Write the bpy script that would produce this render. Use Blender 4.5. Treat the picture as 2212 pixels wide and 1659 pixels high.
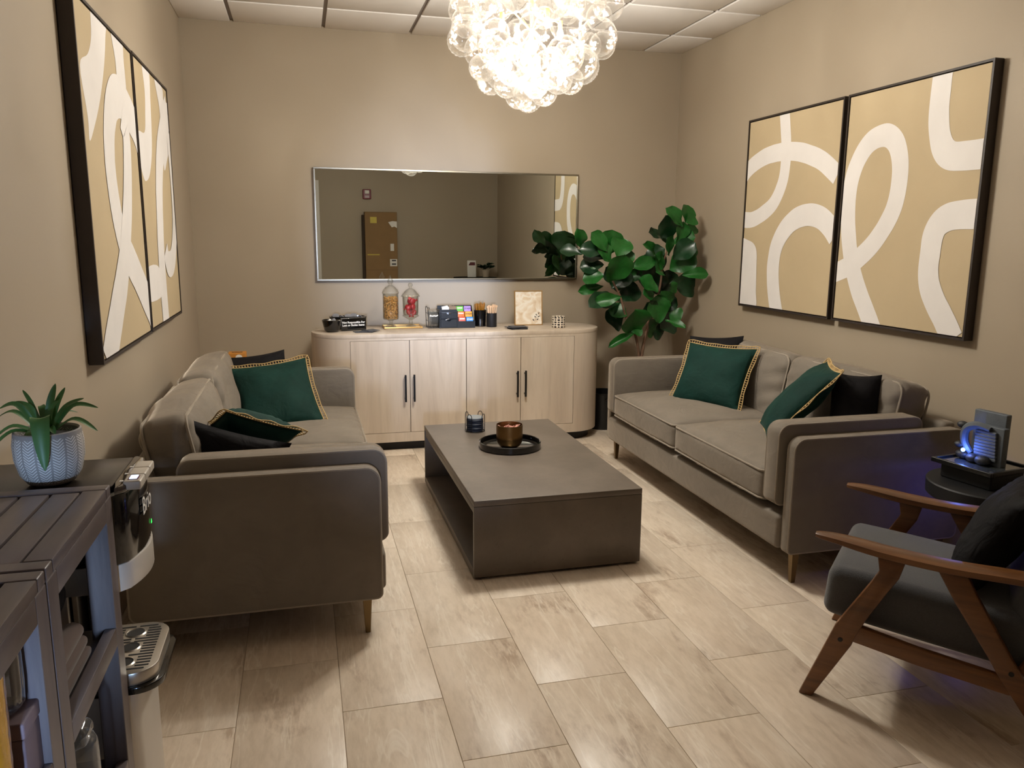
import bpy, bmesh, math, random
from math import pi, sin, cos, radians
from mathutils import Vector, Matrix, Euler, noise

for o in list(bpy.data.objects):
    bpy.data.objects.remove(o, do_unlink=True)
SC = bpy.context.scene
COL = SC.collection
R_ = random.Random(7)

# ------------------------------------------------------------------ camera
F_PX, YAW, PITCH, ROLL, CAM_H = 1705.0, 0.25900866, -0.18329277, 0.00776040, 1.40
fwd = Vector((sin(YAW) * cos(PITCH), cos(YAW) * cos(PITCH), sin(PITCH)))
rgt = Vector((cos(YAW), -sin(YAW), 0)); upv = rgt.cross(fwd)
r2 = cos(ROLL) * rgt + sin(ROLL) * upv
u2 = -sin(ROLL) * rgt + cos(ROLL) * upv
cam_d = bpy.data.cameras.new('camera')
cam_d.sensor_width = 36.0; cam_d.lens = 36.0 * F_PX / 2212.0
cam_d.clip_start = 0.02
cam = bpy.data.objects.new('camera', cam_d); COL.objects.link(cam)
M = Matrix(((r2.x, u2.x, -fwd.x, 0), (r2.y, u2.y, -fwd.y, 0), (r2.z, u2.z, -fwd.z, CAM_H), (0, 0, 0, 1)))
cam.matrix_world = M
SC.camera = cam

# ------------------------------------------------------------------ world, daylight from the hall, exposure
W = bpy.data.worlds.new('world'); SC.world = W; W.use_nodes = True
bgn = W.node_tree.nodes['Background']
bgn.inputs[0].default_value = (0.62, 0.74, 1.0, 1); bgn.inputs[1].default_value = 0.25

def area_light(name, loc, target, sx, sy, power, color):
    d = bpy.data.lights.new(name, 'AREA'); d.shape = 'RECTANGLE'; d.size = sx; d.size_y = sy
    d.energy = power; d.color = color
    o = bpy.data.objects.new(name, d); COL.objects.link(o); o.location = loc
    o.rotation_euler = (Vector(target) - Vector(loc)).to_track_quat('-Z', 'Y').to_euler()
    return o
HALL_W, CHAND_W = 6.0, 330.0
hl = area_light('hall_window_light', (-0.29, -2.4, 1.5), (1.02, 5.7, 1.25), 0.10, 0.9, HALL_W, (0.60, 0.72, 1.0))
hl.data.spread = radians(15)
hc = area_light('hall_side_light', (-0.12, -1.0, 0.80), (-0.60, 1.25, 0.70), 0.08, 0.35, 2.0, (0.42, 0.64, 1.0))
hc.data.spread = radians(15)
SC.view_settings.view_transform = 'Standard'
SC.view_settings.look = 'None'
SC.view_settings.exposure = 0.0
SC.view_settings.gamma = 1.0
SC.view_settings.use_curve_mapping = False
SC.cycles.use_denoising = True
SC.cycles.transparent_max_bounces = 32
SC.cycles.max_bounces = 10
SC.cycles.diffuse_bounces = 5
SC.cycles.sample_clamp_indirect = 6.0
SC.cycles.caustics_reflective = False
SC.cycles.caustics_refractive = False

# ------------------------------------------------------------------ materials
def lin(h):
    h = h.lstrip('#'); v = [int(h[i:i + 2], 16) / 255 for i in (0, 2, 4)]
    return tuple((c / 12.92 if c <= .04045 else ((c + .055) / 1.055) ** 2.4) for c in v)

class NT:
    def __init__(s, name):
        s.m = bpy.data.materials.new(name); s.m.use_nodes = True
        s.t = s.m.node_tree; s.t.nodes.clear()
        s.out = s.n('ShaderNodeOutputMaterial')
    def n(s, typ, ins=None, **kw):
        x = s.t.nodes.new(typ)
        for k, v in kw.items(): setattr(x, k, v)
        for k, v in (ins or {}).items(): s.set(x, k, v)
        return x
    def set(s, x, k, v):
        if isinstance(v, bpy.types.NodeSocket): s.t.links.new(v, x.inputs[k])
        else:
            if isinstance(v, tuple) and len(v) == 3 and x.inputs[k].type == 'RGBA': v = (*v, 1)
            x.inputs[k].default_value = v
    def math(s, op, a, b=0.0, c=0.0):
        x = s.n('ShaderNodeMath', operation=op); s.set(x, 0, a); s.set(x, 1, b); s.set(x, 2, c); return x.outputs[0]
    def coords(s, rand=False, kind='Object'):
        c = s.n('ShaderNodeTexCoord').outputs[kind]
        if rand:
            oi = s.n('ShaderNodeObjectInfo').outputs['Random']
            v = s.n('ShaderNodeCombineXYZ', {0: s.math('MULTIPLY', oi, 91.0), 1: s.math('MULTIPLY', oi, 37.0), 2: s.math('MULTIPLY', oi, 53.0)})
            c = s.n('ShaderNodeVectorMath', {0: c, 1: v.outputs[0]}, operation='ADD').outputs[0]
        return c
    def mapping(s, c, rot=(0, 0, 0), scale=(1, 1, 1)):
        return s.n('ShaderNodeMapping', {'Vector': c, 'Rotation': rot, 'Scale': scale}).outputs[0]
    def noise(s, c, scale, detail=4, rough=.55, dist=0.0):
        return s.n('ShaderNodeTexNoise', {'Vector': c, 'Scale': scale, 'Detail': detail, 'Roughness': rough, 'Distortion': dist}).outputs['Fac']
    def ramp(s, fac, stops):
        x = s.n('ShaderNodeValToRGB', {'Fac': fac}); e = x.color_ramp.elements
        while len(e) < len(stops): e.new(.5)
        for i, (p, c) in enumerate(stops):
            e[i].position = p; e[i].color = (*c, 1) if not isinstance(c, float) else (c, c, c, 1)
        return x.outputs[0]
    def mix(s, f, a, b, typ='MIX'):
        x = s.n('ShaderNodeMix', data_type='RGBA', blend_type=typ); s.set(x, 0, f); s.set(x, 6, a if not isinstance(a, tuple) else (*a[:3], 1)); s.set(x, 7, b if not isinstance(b, tuple) else (*b[:3], 1))
        return x.outputs[2]
    def bump(s, h, strength=.2, dist=.01):
        return s.n('ShaderNodeBump', {'Height': h, 'Strength': strength, 'Distance': dist}).outputs[0]
    def principled(s, **k):
        x = s.n('ShaderNodeBsdfPrincipled')
        names = dict(col='Base Color', rough='Roughness', metal='Metallic', sheen='Sheen Weight', sheen_r='Sheen Roughness', sheen_t='Sheen Tint', spec='Specular IOR Level', coat='Coat Weight', coat_r='Coat Roughness', nrm='Normal', em='Emission Color', ems='Emission Strength', sss='Subsurface Weight', trans='Transmission Weight', ior='IOR')
        for a, v in k.items(): s.set(x, names[a], v)
        s.t.links.new(x.outputs[0], s.out.inputs[0]); return x
    def surf(s, sh): s.t.links.new(sh, s.out.inputs[0]); return s.m

def plain(name, col, rough=.5, metal=0.0, var=.12, vscale=8, bump=0.0, bscale=60, bdist=.004, rand=False, **k):
    t = NT(name); c = t.coords(rand)
    if isinstance(col, str): col = lin(col)
    f = t.noise(c, vscale)
    a = tuple(x * (1 - var) for x in col); b = tuple(min(1, x * (1 + var)) for x in col)
    kk = dict(col=t.mix(f, a, b), rough=rough, metal=metal, **k)
    if bump: kk['nrm'] = t.bump(t.noise(c, bscale, 3), bump, bdist)
    t.principled(**kk); return t.m

def m_wall():
    t = NT('painted_wall'); c = t.coords()
    f = t.noise(c, 1.3, 3)
    t.principled(col=t.mix(f, lin('#a29480'), lin('#a99b87')), rough=.55, spec=.35, nrm=t.bump(t.noise(c, 180, 2), .08, .002))
    return t.m
def m_tile():
    t = NT('stone_tile'); c = t.coords(True)
    st = t.mapping(c, (0, 0, radians(-24)), (9, 2.2, 1))
    n1 = t.noise(st, 1.0, 6, .62, .6)
    n2 = t.noise(t.mapping(c, (0, 0, radians(-20)), (1.4, .7, 1)), 3.0, 5, .6, .8)
    fine = t.noise(t.mapping(c, (0, 0, radians(-26)), (5, 1.2, 1)), 9, 4, .7)
    base = t.ramp(n1, [(.28, lin('#d0c0ad')), (.5, lin('#d9cab7')), (.72, lin('#dfd1bf'))])
    base = t.mix(t.ramp(fine, [(.42, 0.0), (.7, .45)]), base, lin('#b3a38d'))
    # dark rusty drifts
    d = t.math('MULTIPLY', t.ramp(n2, [(.55, 0.0), (.66, .75)]), t.ramp(fine, [(.4, 0.15), (.6, 1.0)]))
    base = t.mix(d, base, lin('#a08a75'))
    # thin pale veins
    wv = t.noise(t.mapping(c, (0, 0, radians(-27)), (5.5, .55, 1)), 1.5, 5, .6, .5)
    ln = t.math('ABSOLUTE', t.math('SUBTRACT', wv, .5))
    v = t.ramp(ln, [(.0, .6), (.016, 0.0)])
    base = t.mix(v, base, lin('#e6dccc'))
    oi = t.n('ShaderNodeObjectInfo').outputs['Random']
    base = t.mix(t.math('MULTIPLY', oi, .12), base, lin('#cbb39d'))
    t.principled(col=base, rough=t.ramp(n1, [(.3, .34), (.7, .46)]), spec=.4, nrm=t.bump(t.noise(st, 3, 4), .05, .003))
    return t.m
def m_wood(name, c0, c1, c2, axis='z', scale=1.0, rough=.5, rand=True, spec=.4):
    t = NT(name); c = t.coords(rand)
    sc = {'z': (14, 14, 1.1), 'y': (14, 1.1, 14), 'x': (1.1, 14, 14)}[axis]
    g = t.mapping(c, (0, 0, 0), tuple(x * scale for x in sc))
    n1 = t.noise(g, 1.0, 5, .6, 1.2)
    n2 = t.noise(t.mapping(c, (0, 0, 0), tuple(x * scale * 5 for x in sc)), 1.2, 3, .7)
    plankw = t.noise(t.mapping(c, (0, 0, 0), tuple(x * scale * .35 for x in sc)), 1.0, 1, .5)
    col = t.ramp(n1, [(.3, c0), (.5, c1), (.72, c2)])
    col = t.mix(t.ramp(n2, [(.5, 0.0), (.75, .35)]), col, tuple(x * .72 for x in c0))
    col = t.mix(t.ramp(plankw, [(.42, 0.0), (.58, .35)]), col, c0)
    t.principled(col=col, rough=rough, spec=spec, nrm=t.bump(n2, .06, .002)); return t.m
def m_velvet(name, col, sheen=.6, var=.35, scale=7, rough=.75, wr=.25):
    t = NT(name); c = t.coords(True)
    f = t.noise(c, scale, 4, .6, .6)
    a = tuple(x * (1 - var) for x in col); b = tuple(x * (1 + var) for x in col)
    h = t.noise(t.mapping(c, (0, 0, 0), (1, 1, 1.7)), 11, 3, .5, 1.0)
    t.principled(col=t.mix(f, a, b), rough=rough, sheen=sheen, sheen_r=.35, sheen_t=tuple(min(1, x * 3.2 + .04) for x in col), spec=.15, nrm=t.bump(h, wr, .012))
    return t.m
def m_concrete():
    t = NT('dark_concrete'); c = t.coords()
    f = t.noise(c, 5, 6, .65); g = t.noise(c, 60, 3, .6)
    col = t.ramp(f, [(.3, lin('#5a5148')), (.7, lin('#6b6157'))])
    col = t.mix(t.ramp(g, [(.62, 0.0), (.75, .5)]), col, lin('#4a423a'))
    t.principled(col=col, rough=.42, spec=.45, nrm=t.bump(g, .05, .002)); return t.m
def m_thin_glass(name, tint=(.96, .97, .97), gloss=.04, milky=.0, stripes=0, edge=0.0):
    t = NT(name)
    nrm = None
    lw = t.n('ShaderNodeLayerWeight', {'Blend': .5}).outputs['Facing']
    lw = t.math('ADD', t.math('MULTIPLY', t.math('POWER', lw, 3.5), .85), .06)
    if edge:
        fe = t.math('POWER', t.n('ShaderNodeLayerWeight', {'Blend': .5}).outputs['Facing'], 2.5)
        tc = t.mix(fe, tint, tuple(x * (1 - edge) for x in tint))
    else: tc = tint
    tr = t.n('ShaderNodeBsdfTransparent', {'Color': tc}).outputs[0]
    gl = t.n('ShaderNodeBsdfGlossy', {'Color': (1., 1., 1.), 'Roughness': gloss}).outputs[0]
    sh = t.n('ShaderNodeMixShader', {0: lw, 1: tr, 2: gl}).outputs[0]
    if milky:
        tl = t.n('ShaderNodeBsdfTranslucent', {'Color': (1., .97, .93)}).outputs[0]
        df = t.n('ShaderNodeBsdfDiffuse', {'Color': (1., .97, .93)}).outputs[0]
        td = t.n('ShaderNodeMixShader', {0: .5, 1: tl, 2: df}).outputs[0]
        f = t.n('ShaderNodeLayerWeight', {'Blend': .35}).outputs['Facing']
        f = t.math('ADD', t.math('MULTIPLY', t.math('POWER', f, 2.5), milky * 1.6), milky * .35)
        if stripes:   # ground swirl grooves in the glass
            s_ = t.n('ShaderNodeSeparateXYZ', {0: t.coords()})
            a_ = t.math('ADD', t.math('MULTIPLY', t.math('ARCTAN2', s_.outputs[1], s_.outputs[0]), float(stripes)), t.math('MULTIPLY', s_.outputs[2], stripes * 1.1))
            f = t.math('MULTIPLY', f, t.math('ADD', .9, t.math('MULTIPLY', t.math('SINE', a_), .8)))
        sh = t.n('ShaderNodeMixShader', {0: f, 1: sh, 2: td}).outputs[0]
    return t.surf(sh)
def m_emit(name, col, s):
    t = NT(name); e = t.n('ShaderNodeEmission', {'Color': col, 'Strength': s}); return t.surf(e.outputs[0])

WALL = m_wall(); TILE = m_tile()
GROUT = plain('grout', '#9a8a76', .8)
CEIL = plain('ceiling_panel', '#f0ebe6', .85, var=.04, vscale=3, bump=.1, bscale=150)
GRID = plain('ceiling_grid', '#8b8078', .6, var=.03)
WHITE_TRIM = plain('white_door_trim', '#dcd7cf', .45, var=.03)
OAK = m_wood('washed_oak', lin('#b8a896'), lin('#c6b7a5'), lin('#d0c3b3'), 'z', .40, .5)
BLACK_METAL = plain('black_metal', '#0c0c0d', .38, .3, var=.1)
BLACK_PLASTIC = plain('black_plastic', '#101112', .35, var=.1)
BLACK_MATTE = plain('black_matte', '#0d0d0f', .6, var=.15)
BLACK_GLOSS = plain('black_gloss', '#0a0909', .12, var=.05, coat=.5)
SOFA = m_velvet('grey_velvet', lin('#756d63'), 1.0, .22, 6)
PIPING = m_velvet('piping_velvet', lin('#8d8478'), .8, .1)
GREEN = m_velvet('green_velvet', lin('#0d2d27'), .5, .45, 9, wr=.5)
BLACK_FAB = m_velvet('black_velvet', lin('#100e10'), .10, .4, 10, wr=.5)
BLACK_FUR = m_velvet('black_fur', lin('#0f0e10'), .2, .5, 40, wr=.9)
CORD = plain('cream_crochet', '#b79a68', .8, var=.2, vscale=90, bump=.4, bscale=300)
BRASS = plain('brushed_brass', '#8a6b42', .32, 1.0, var=.08, vscale=30)
LEGBRASS = plain('antique_brass_leg', '#7d6848', .4, .9, var=.08)
CONC = m_concrete()
FRAME_DK = plain('dark_walnut_frame', '#2c221b', .5, var=.2, vscale=20)
CANVAS = plain('beige_canvas', '#b8a584', .75, var=.06, vscale=5, bump=.15, bscale=400, bdist=.001)
PAINT = plain('white_brush_paint', '#dfdad6', .7, var=.07, vscale=7, bump=.15, bscale=120, bdist=.001)
MIRROR = plain('mirror_glass', '#dfe3df', .0, 1.0, var=0.0)
MFRAME = plain('mirror_frame_metal', '#8f8879', .3, 1.0, var=.05)
BULB = m_emit('lit_bulb', (1.0, .80, .55), 90.0)
BALL = m_thin_glass('swirled_clear_glass', (.985, .98, .97), .02, .013, stripes=18)
JAR = m_thin_glass('jar_glass', (.96, .97, .96), .02, .004, edge=.62)
CLEAR = m_thin_glass('clear_plastic', (.86, .88, .9), .12, .05)
GOLD = plain('gold_metal', '#c59a58', .38, .7, var=.06)
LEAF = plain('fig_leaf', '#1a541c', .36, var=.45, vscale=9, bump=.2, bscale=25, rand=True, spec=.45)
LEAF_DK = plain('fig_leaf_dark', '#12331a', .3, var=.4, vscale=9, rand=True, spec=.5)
AGAVE = plain('agave_leaf', '#3f6a34', .42, var=.4, vscale=14, rand=True)
BARK = plain('stem_bark', '#6e5340', .8, var=.3, vscale=40, bump=.4, bscale=80)
SOIL = plain('dark_soil', '#171310', .95, var=.5, vscale=80, bump=.8, bscale=90)
WALNUT = m_wood('chair_wood', lin('#54351c'), lin('#724a28'), lin('#835934'), 'x', 1.6, .35, False, .5)
SEATFAB = plain('blue_grey_tweed', '#434447', .9, var=.3, vscale=260, bump=.4, bscale=350, sheen=.3)
CONSOLE = m_wood('brown_painted_wood', lin('#50474a'), lin('#5c5352'), lin('#665d5b'), 'y', 1.2, .38, True, .5)
CONSOLE_V = m_wood('brown_painted_wood_post', lin('#50474a'), lin('#5c5352'), lin('#665d5b'), 'z', 1.2, .38, True, .5)
SILVER = plain('satin_silver', '#b9b4ac', .3, .85, var=.03)
SILVER_PL = plain('silver_plastic', '#c9c3ba', .35, .2, var=.03)
DARK_LID = plain('dark_brown_lid', '#241d17', .3, var=.1)
CARD = plain('cardboard', '#8c6f4a', .85, var=.12, vscale=6, bump=.05)
PAPER = plain('white_paper', '#e6e4df', .7, var=.02)
GREY_PL = plain('grey_wrap', '#85858a', .35, .3, var=.3, vscale=30)
SLATE = plain('slate_card', '#3a3a40', .6, var=.15)
NAVY = plain('navy_coaster', '#1b2233', .5, var=.15)
PRETZ = plain('baked_pretzel', '#c08a44', .6, var=.35, vscale=40)
RED = plain('red_candy', '#a51c26', .3, var=.35, vscale=60, coat=.4)
STICKW = plain('stir_stick_wood', '#d9b48d', .6, var=.12)
AMBER = plain('amber_sugar', '#8a5a14', .35, var=.4, vscale=80, coat=.3)
GREYSTONE = plain('grey_stone_resin', '#585f66', .6, var=.25, vscale=30, bump=.3, bscale=60)
ROCK = plain('dark_rock', '#26282a', .55, var=.4, vscale=30, bump=.4, bscale=60)
PINKX = plain('pink_crystal', '#c98f80', .2, var=.3, vscale=40, coat=.4)
FROST = m_thin_glass('wrapped_glass', (.8, .82, .84), .08, .10)

# ------------------------------------------------------------------ mesh builders
class MB:
    def __init__(s): s.v = []; s.f = []
    def add(s, vf, M=None):
        vs, fs = vf; b = len(s.v)
        s.v += [tuple(M @ Vector(v)) for v in vs] if M is not None else [tuple(v) for v in vs]
        s.f += [tuple(i + b for i in f) for f in fs]; return s
def T(x=0, y=0, z=0, rx=0, ry=0, rz=0): return Matrix.Translation((x, y, z)) @ Euler((rx, ry, rz)).to_matrix().to_4x4()
def shift(vf, x, y, z): return ([(a + x, b + y, c + z) for a, b, c in vf[0]], vf[1])

def box(x0, x1, y0, y1, z0, z1):
    v = [(x0, y0, z0), (x1, y0, z0), (x1, y1, z0), (x0, y1, z0), (x0, y0, z1), (x1, y0, z1), (x1, y1, z1), (x0, y1, z1)]
    return v, [(0, 3, 2, 1), (4, 5, 6, 7), (0, 1, 5, 4), (1, 2, 6, 5), (2, 3, 7, 6), (3, 0, 4, 7)]
def rbox(sx, sy, sz, r, seg=3, div=1, crown=(0, 0, 0), disp=None):
    H = (sx / 2, sy / 2, sz / 2); r = min(r, *H) * .999
    def par(h):
        a = [-h + r * i / seg for i in range(seg + 1)]
        L = h - r
        mid = [-L + 2 * L * i / div for i in range(1, div)] if L > 1e-6 else []
        return a + mid + [-x for x in reversed(a)]
    P = [par(h) for h in H]; idx = {}; vs = []; fs = []
    def vert(p):
        k = tuple(round(c, 6) for c in p)
        if k in idx: return idx[k]
        q = [max(-(H[i] - r), min(H[i] - r, p[i])) for i in range(3)]
        d = Vector([p[i] - q[i] for i in range(3)])
        if d.length > 1e-9: d = d.normalized() * r
        w = [q[i] + d[i] for i in range(3)]
        n = [w[i] / H[i] for i in range(3)]
        for i in range(3):
            if crown[i]:
                j, k2 = [(1, 2), (0, 2), (0, 1)][i]
                w[i] += crown[i] * n[i] * max(0, 1 - n[j] ** 2) ** .6 * max(0, 1 - n[k2] ** 2) ** .6
        if disp: w = disp(w)
        idx[k] = len(vs); vs.append(tuple(w)); return idx[k]
    for ax in range(3):
        a, b = [(1, 2), (2, 0), (0, 1)][ax]
        for s in (-1, 1):
            for i in range(len(P[a]) - 1):
                for j in range(len(P[b]) - 1):
                    q = []
                    for (ii, jj) in ((i, j), (i + 1, j), (i + 1, j + 1), (i, j + 1)):
                        p = [0, 0, 0]; p[ax] = s * H[ax]; p[a] = P[a][ii]; p[b] = P[b][jj]; q.append(vert(p))
                    q = tuple(dict.fromkeys(q if s > 0 else q[::-1]))
                    if len(q) > 2: fs.append(q)
    return vs, fs
def rb(x0, x1, y0, y1, z0, z1, r=.003, seg=2, **k):
    return shift(rbox(x1 - x0, y1 - y0, z1 - z0, r, seg, **k), (x0 + x1) / 2, (y0 + y1) / 2, (z0 + z1) / 2)
def lathe(prof, n=32):
    vs = []; fs = []; rings = []
    for r, z in prof:
        if r < 1e-6: rings.append([len(vs)]); vs.append((0, 0, z))
        else:
            rings.append(list(range(len(vs), len(vs) + n)))
            vs += [(r * cos(2 * pi * i / n), r * sin(2 * pi * i / n), z) for i in range(n)]
    for a, b in zip(rings, rings[1:]):
        for i in range(n):
            j = (i + 1) % n
            if len(a) == 1 and len(b) == 1: continue
            if len(a) == 1: fs.append((a[0], b[j], b[i]))
            elif len(b) == 1: fs.append((a[i], a[j], b[0]))
            else: fs.append((a[i], a[j], b[j], b[i]))
    return vs, fs
def tube(pts, r, n=8, closed=False, caps=True):
    pts = [Vector(p) for p in pts]; m = len(pts); vs = []; fs = []
    rr = r if isinstance(r, (list, tuple)) else [r] * m
    prev = None
    for i, p in enumerate(pts):
        if closed: d = pts[(i + 1) % m] - pts[i - 1]
        else: d = pts[min(i + 1, m - 1)] - pts[max(i - 1, 0)]
        d.normalize()
        if prev is None:
            a = Vector((0, 0, 1)) if abs(d.z) < .9 else Vector((1, 0, 0)); a = (a - d * a.dot(d)).normalized()
        else: a = (prev - d * prev.dot(d)).normalized()
        prev = a; b = d.cross(a)
        vs += [tuple(p + (a * cos(2 * pi * k / n) + b * sin(2 * pi * k / n)) * rr[i]) for k in range(n)]
    for i in range(m if closed else m - 1):
        j = (i + 1) % m
        for k in range(n):
            l = (k + 1) % n
            fs.append((i * n + k, i * n + l, j * n + l, j * n + k))
    if caps and not closed:
        fs.append(tuple(range(n - 1, -1, -1))); fs.append(tuple((m - 1) * n + k for k in range(n)))
    return vs, fs
def prism(poly, z0, z1, axis='z'):
    n = len(poly)
    put = {'z': lambda a, b, c: (a, b, c), 'y': lambda a, b, c: (a, c, b), 'x': lambda a, b, c: (c, a, b)}[axis]
    vs = [put(a, b, z0) for a, b in poly] + [put(a, b, z1) for a, b in poly]
    fs = [tuple(range(n - 1, -1, -1)), tuple(range(n, 2 * n))] + [(i, (i + 1) % n, n + (i + 1) % n, n + i) for i in range(n)]
    return vs, fs
def sphere(r, n=16, m=10, sx=1, sy=1, sz=1):
    v, f = lathe([(r * sin(pi * i / m), -r * cos(pi * i / m)) for i in range(m + 1)], n)
    return [(a * sx, b * sy, c * sz) for a, b, c in v], f
def arc(cx, cy, r, a0, a1, n): return [(cx + r * cos(radians(a0 + (a1 - a0) * i / n)), cy + r * sin(radians(a0 + (a1 - a0) * i / n))) for i in range(n + 1)]
def rrect(x0, x1, y0, y1, r, n=6):
    if not isinstance(r, tuple): r = (r,) * 4   # BL BR TR TL
    p = []
    for (cx, cy, a, q) in ((x0 + r[0], y0 + r[0], 180, r[0]), (x1 - r[1], y0 + r[1], 270, r[1]), (x1 - r[2], y1 - r[2], 0, r[2]), (x0 + r[3], y1 - r[3], 90, r[3])):
        p += arc(cx, cy, q, a, a + 90, n) if q > 1e-6 else [(cx, cy)]
    return p
def smooth_path(pts, k=8, closed=False):
    P = [Vector(p) for p in pts]; n = len(P); out = []
    for i in range(n if closed else n - 1):
        if closed: a, b, c, d = P[i - 1], P[i], P[(i + 1) % n], P[(i + 2) % n]
        else: a, b, c, d = P[max(i - 1, 0)], P[i], P[i + 1], P[min(i + 2, n - 1)]
        for j in range(k):
            t = j / k
            out.append(.5 * ((2 * b) + (c - a) * t + (2 * a - 5 * b + 4 * c - d) * t * t + (3 * b - a - 3 * c + d) * t ** 3))
    if not closed: out.append(P[-1])
    return out

def mesh_of(name, mb, mat, smooth=True, ang=35, bevel=0, recalc=True):
    if isinstance(mb, tuple): mb = MB().add(mb)
    me = bpy.data.meshes.new(name); me.from_pydata(mb.v, [], mb.f)
    b = bmesh.new(); b.from_mesh(me)
    if bevel:
        es = [e for e in b.edges if len(e.link_faces) == 2 and e.calc_face_angle(0) > .6]
        bmesh.ops.bevel(b, geom=es, offset=bevel, segments=2, affect='EDGES', profile=.5)
    if recalc: bmesh.ops.recalc_face_normals(b, faces=b.faces)
    b.to_mesh(me); b.free()
    if smooth:
        me.shade_smooth(); me.set_sharp_from_angle(angle=radians(ang))
    me.materials.append(mat); me.update(); return me
def add(name, mb, mat, parent=None, loc=(0, 0, 0), rot=(0, 0, 0), **k):
    me = mb if isinstance(mb, bpy.types.Mesh) else mesh_of(name, mb, mat, **k)
    o = bpy.data.objects.new(name, me); COL.objects.link(o)
    o.location = loc; o.rotation_euler = rot
    if parent is not None: o.parent = parent
    return o
def tag(o, label, cat, group=None, kind=None):
    o['label'] = label; o['category'] = cat
    if group: o['group'] = group
    if kind: o['kind'] = kind
    return o
def thing(name, label, cat, loc=(0, 0, 0), rot=(0, 0, 0), group=None):
    o = bpy.data.objects.new(name, None); COL.objects.link(o); o.empty_display_size = .05
    o.location = loc; o.rotation_euler = rot
    return tag(o, label, cat, group)
def struct(name, mb, mat, **k):
    o = add(name, mb, mat, **k); o['kind'] = 'structure'; return o
def dup(o, parent=None):
    c = o.copy(); COL.objects.link(c)
    if parent is not None: c.parent = parent
    for ch in list(o.children): dup(ch, c)
    return c
def text(name, body, mat, parent, size, M, extrude=.0004, offset=0.0, align='LEFT'):
    cu = bpy.data.curves.new(name, 'FONT'); cu.body = body; cu.size = size; cu.extrude = extrude; cu.offset = offset
    cu.align_x = align; cu.materials.append(mat); cu.resolution_u = 3
    tmp = bpy.data.objects.new(name, cu); COL.objects.link(tmp)
    bpy.context.view_layer.update()
    me = bpy.data.meshes.new_from_object(tmp.evaluated_get(bpy.context.evaluated_depsgraph_get()))
    bpy.data.objects.remove(tmp, do_unlink=True); bpy.data.curves.remove(cu)
    o = bpy.data.objects.new(name, me); COL.objects.link(o); o.parent = parent
    o.matrix_local = M; return o
def basis(xa, ya, loc):
    xa = Vector(xa).normalized(); ya = Vector(ya); ya = (ya - xa * ya.dot(xa)).normalized(); za = xa.cross(ya)
    return Matrix(((xa.x, ya.x, za.x, loc[0]), (xa.y, ya.y, za.y, loc[1]), (xa.z, ya.z, za.z, loc[2]), (0, 0, 0, 1)))

# ------------------------------------------------------------------ room shell
XL, XR, YB, YF, ZC = -.70, 2.82, 5.75, -.10, 2.765
fl = struct('floor', box(XL - .1, XR + .1, -2.6, YB + .1, -.08, -.0025), GROUT, smooth=False)
TW, TL_ = .3035, .621
cache = {}
k0 = -4
for k in range(k0, 9):
    x0 = .370 + TW * k; x1 = x0 + TW
    ph = 2.512 if k % 2 == 0 else 2.200
    for j in range(-5, 7):
        y0 = ph + TL_ * j; y1 = y0 + TL_
        a0, a1, b0, b1 = max(x0, XL), min(x1, XR), max(y0, YF - .12), min(y1, YB)
        if a1 - a0 < .02 or b1 - b0 < .02: continue
        w, l = round(a1 - a0 - .0014, 4), round(b1 - b0 - .0014, 4)
        if (w, l) not in cache: cache[(w, l)] = mesh_of('tile', rbox(w, l, .012, .0012, 1), TILE, ang=50)
        add('tile', cache[(w, l)], None, fl, ((a0 + a1) / 2, (b0 + b1) / 2, -.006))
struct('wall_back', box(XL - .1, XR + .1, YB, YB + .1, 0, ZC + .1), WALL, smooth=False)
struct('wall_left', box(XL - .1, XL, -2.6, YB, 0, ZC + .1), WALL, smooth=False)
struct('wall_right', box(XR, XR + .1, YF - .12, YB, 0, ZC + .1), WALL, smooth=False)
DX0, DX1, DH = -.62, .21, 2.1
wf = MB().add(box(XL, DX0, YF - .12, YF, 0, ZC)).add(box(DX1, XR, YF - .12, YF, 0, ZC)).add(box(DX0, DX1, YF - .12, YF, DH, ZC))
struct('wall_front', wf, WALL, smooth=False)
tr = MB().add(box(DX1 - .012, DX1 + .06, YF - .14, YF + .014, 0, DH + .06)).add(box(DX0 - .06, DX0 + .012, YF - .14, YF + .014, 0, DH + .06)).add(box(DX0 + .012, DX1 - .012, YF - .14, YF + .014, DH - .012, DH + .06))
struct('trim_1', tr, WHITE_TRIM, smooth=False)
ce = struct('ceiling', box(XL - .1, XR + .1, YF - .12, YB + .1, ZC + .014, ZC + .1), GRID, smooth=False)
xs = [XL] + [.20 + .577 * k for k in range(-1, 5)] + [XR]
ys = [YF] + [5.27 - .605 * k for k in range(8, -1, -1)] + [YB]
cache = {}
for i in range(len(xs) - 1):
    for j in range(len(ys) - 1):
        a0 = xs[i] + (.012 if i else .002); a1 = xs[i + 1] - (.012 if i < len(xs) - 2 else .002)
        b0 = ys[j] + (.012 if j else .002); b1 = ys[j + 1] - (.012 if j < len(ys) - 2 else .002)
        w, l = round(a1 - a0, 4), round(b1 - b0, 4)
        if (w, l) not in cache: cache[(w, l)] = mesh_of('ceiling_tile', rbox(w, l, .014, .002, 1), CEIL, ang=50)
        add('ceiling_tile', cache[(w, l)], None, ce, ((a0 + a1) / 2, (b0 + b1) / 2, ZC + .007))
sp = thing('ceiling_speaker', 'round white ceiling speaker set flush in a ceiling panel', 'speaker', (1.98, 4.42, ZC))
add('ring', lathe([(.075, 0), (.085, -.008), (.095, -.006), (.098, 0)], 40), WHITE_TRIM, sp)
add('grille', lathe([(0, -.003), (.075, -.003), (.075, 0)], 40), GRID, sp)

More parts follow.
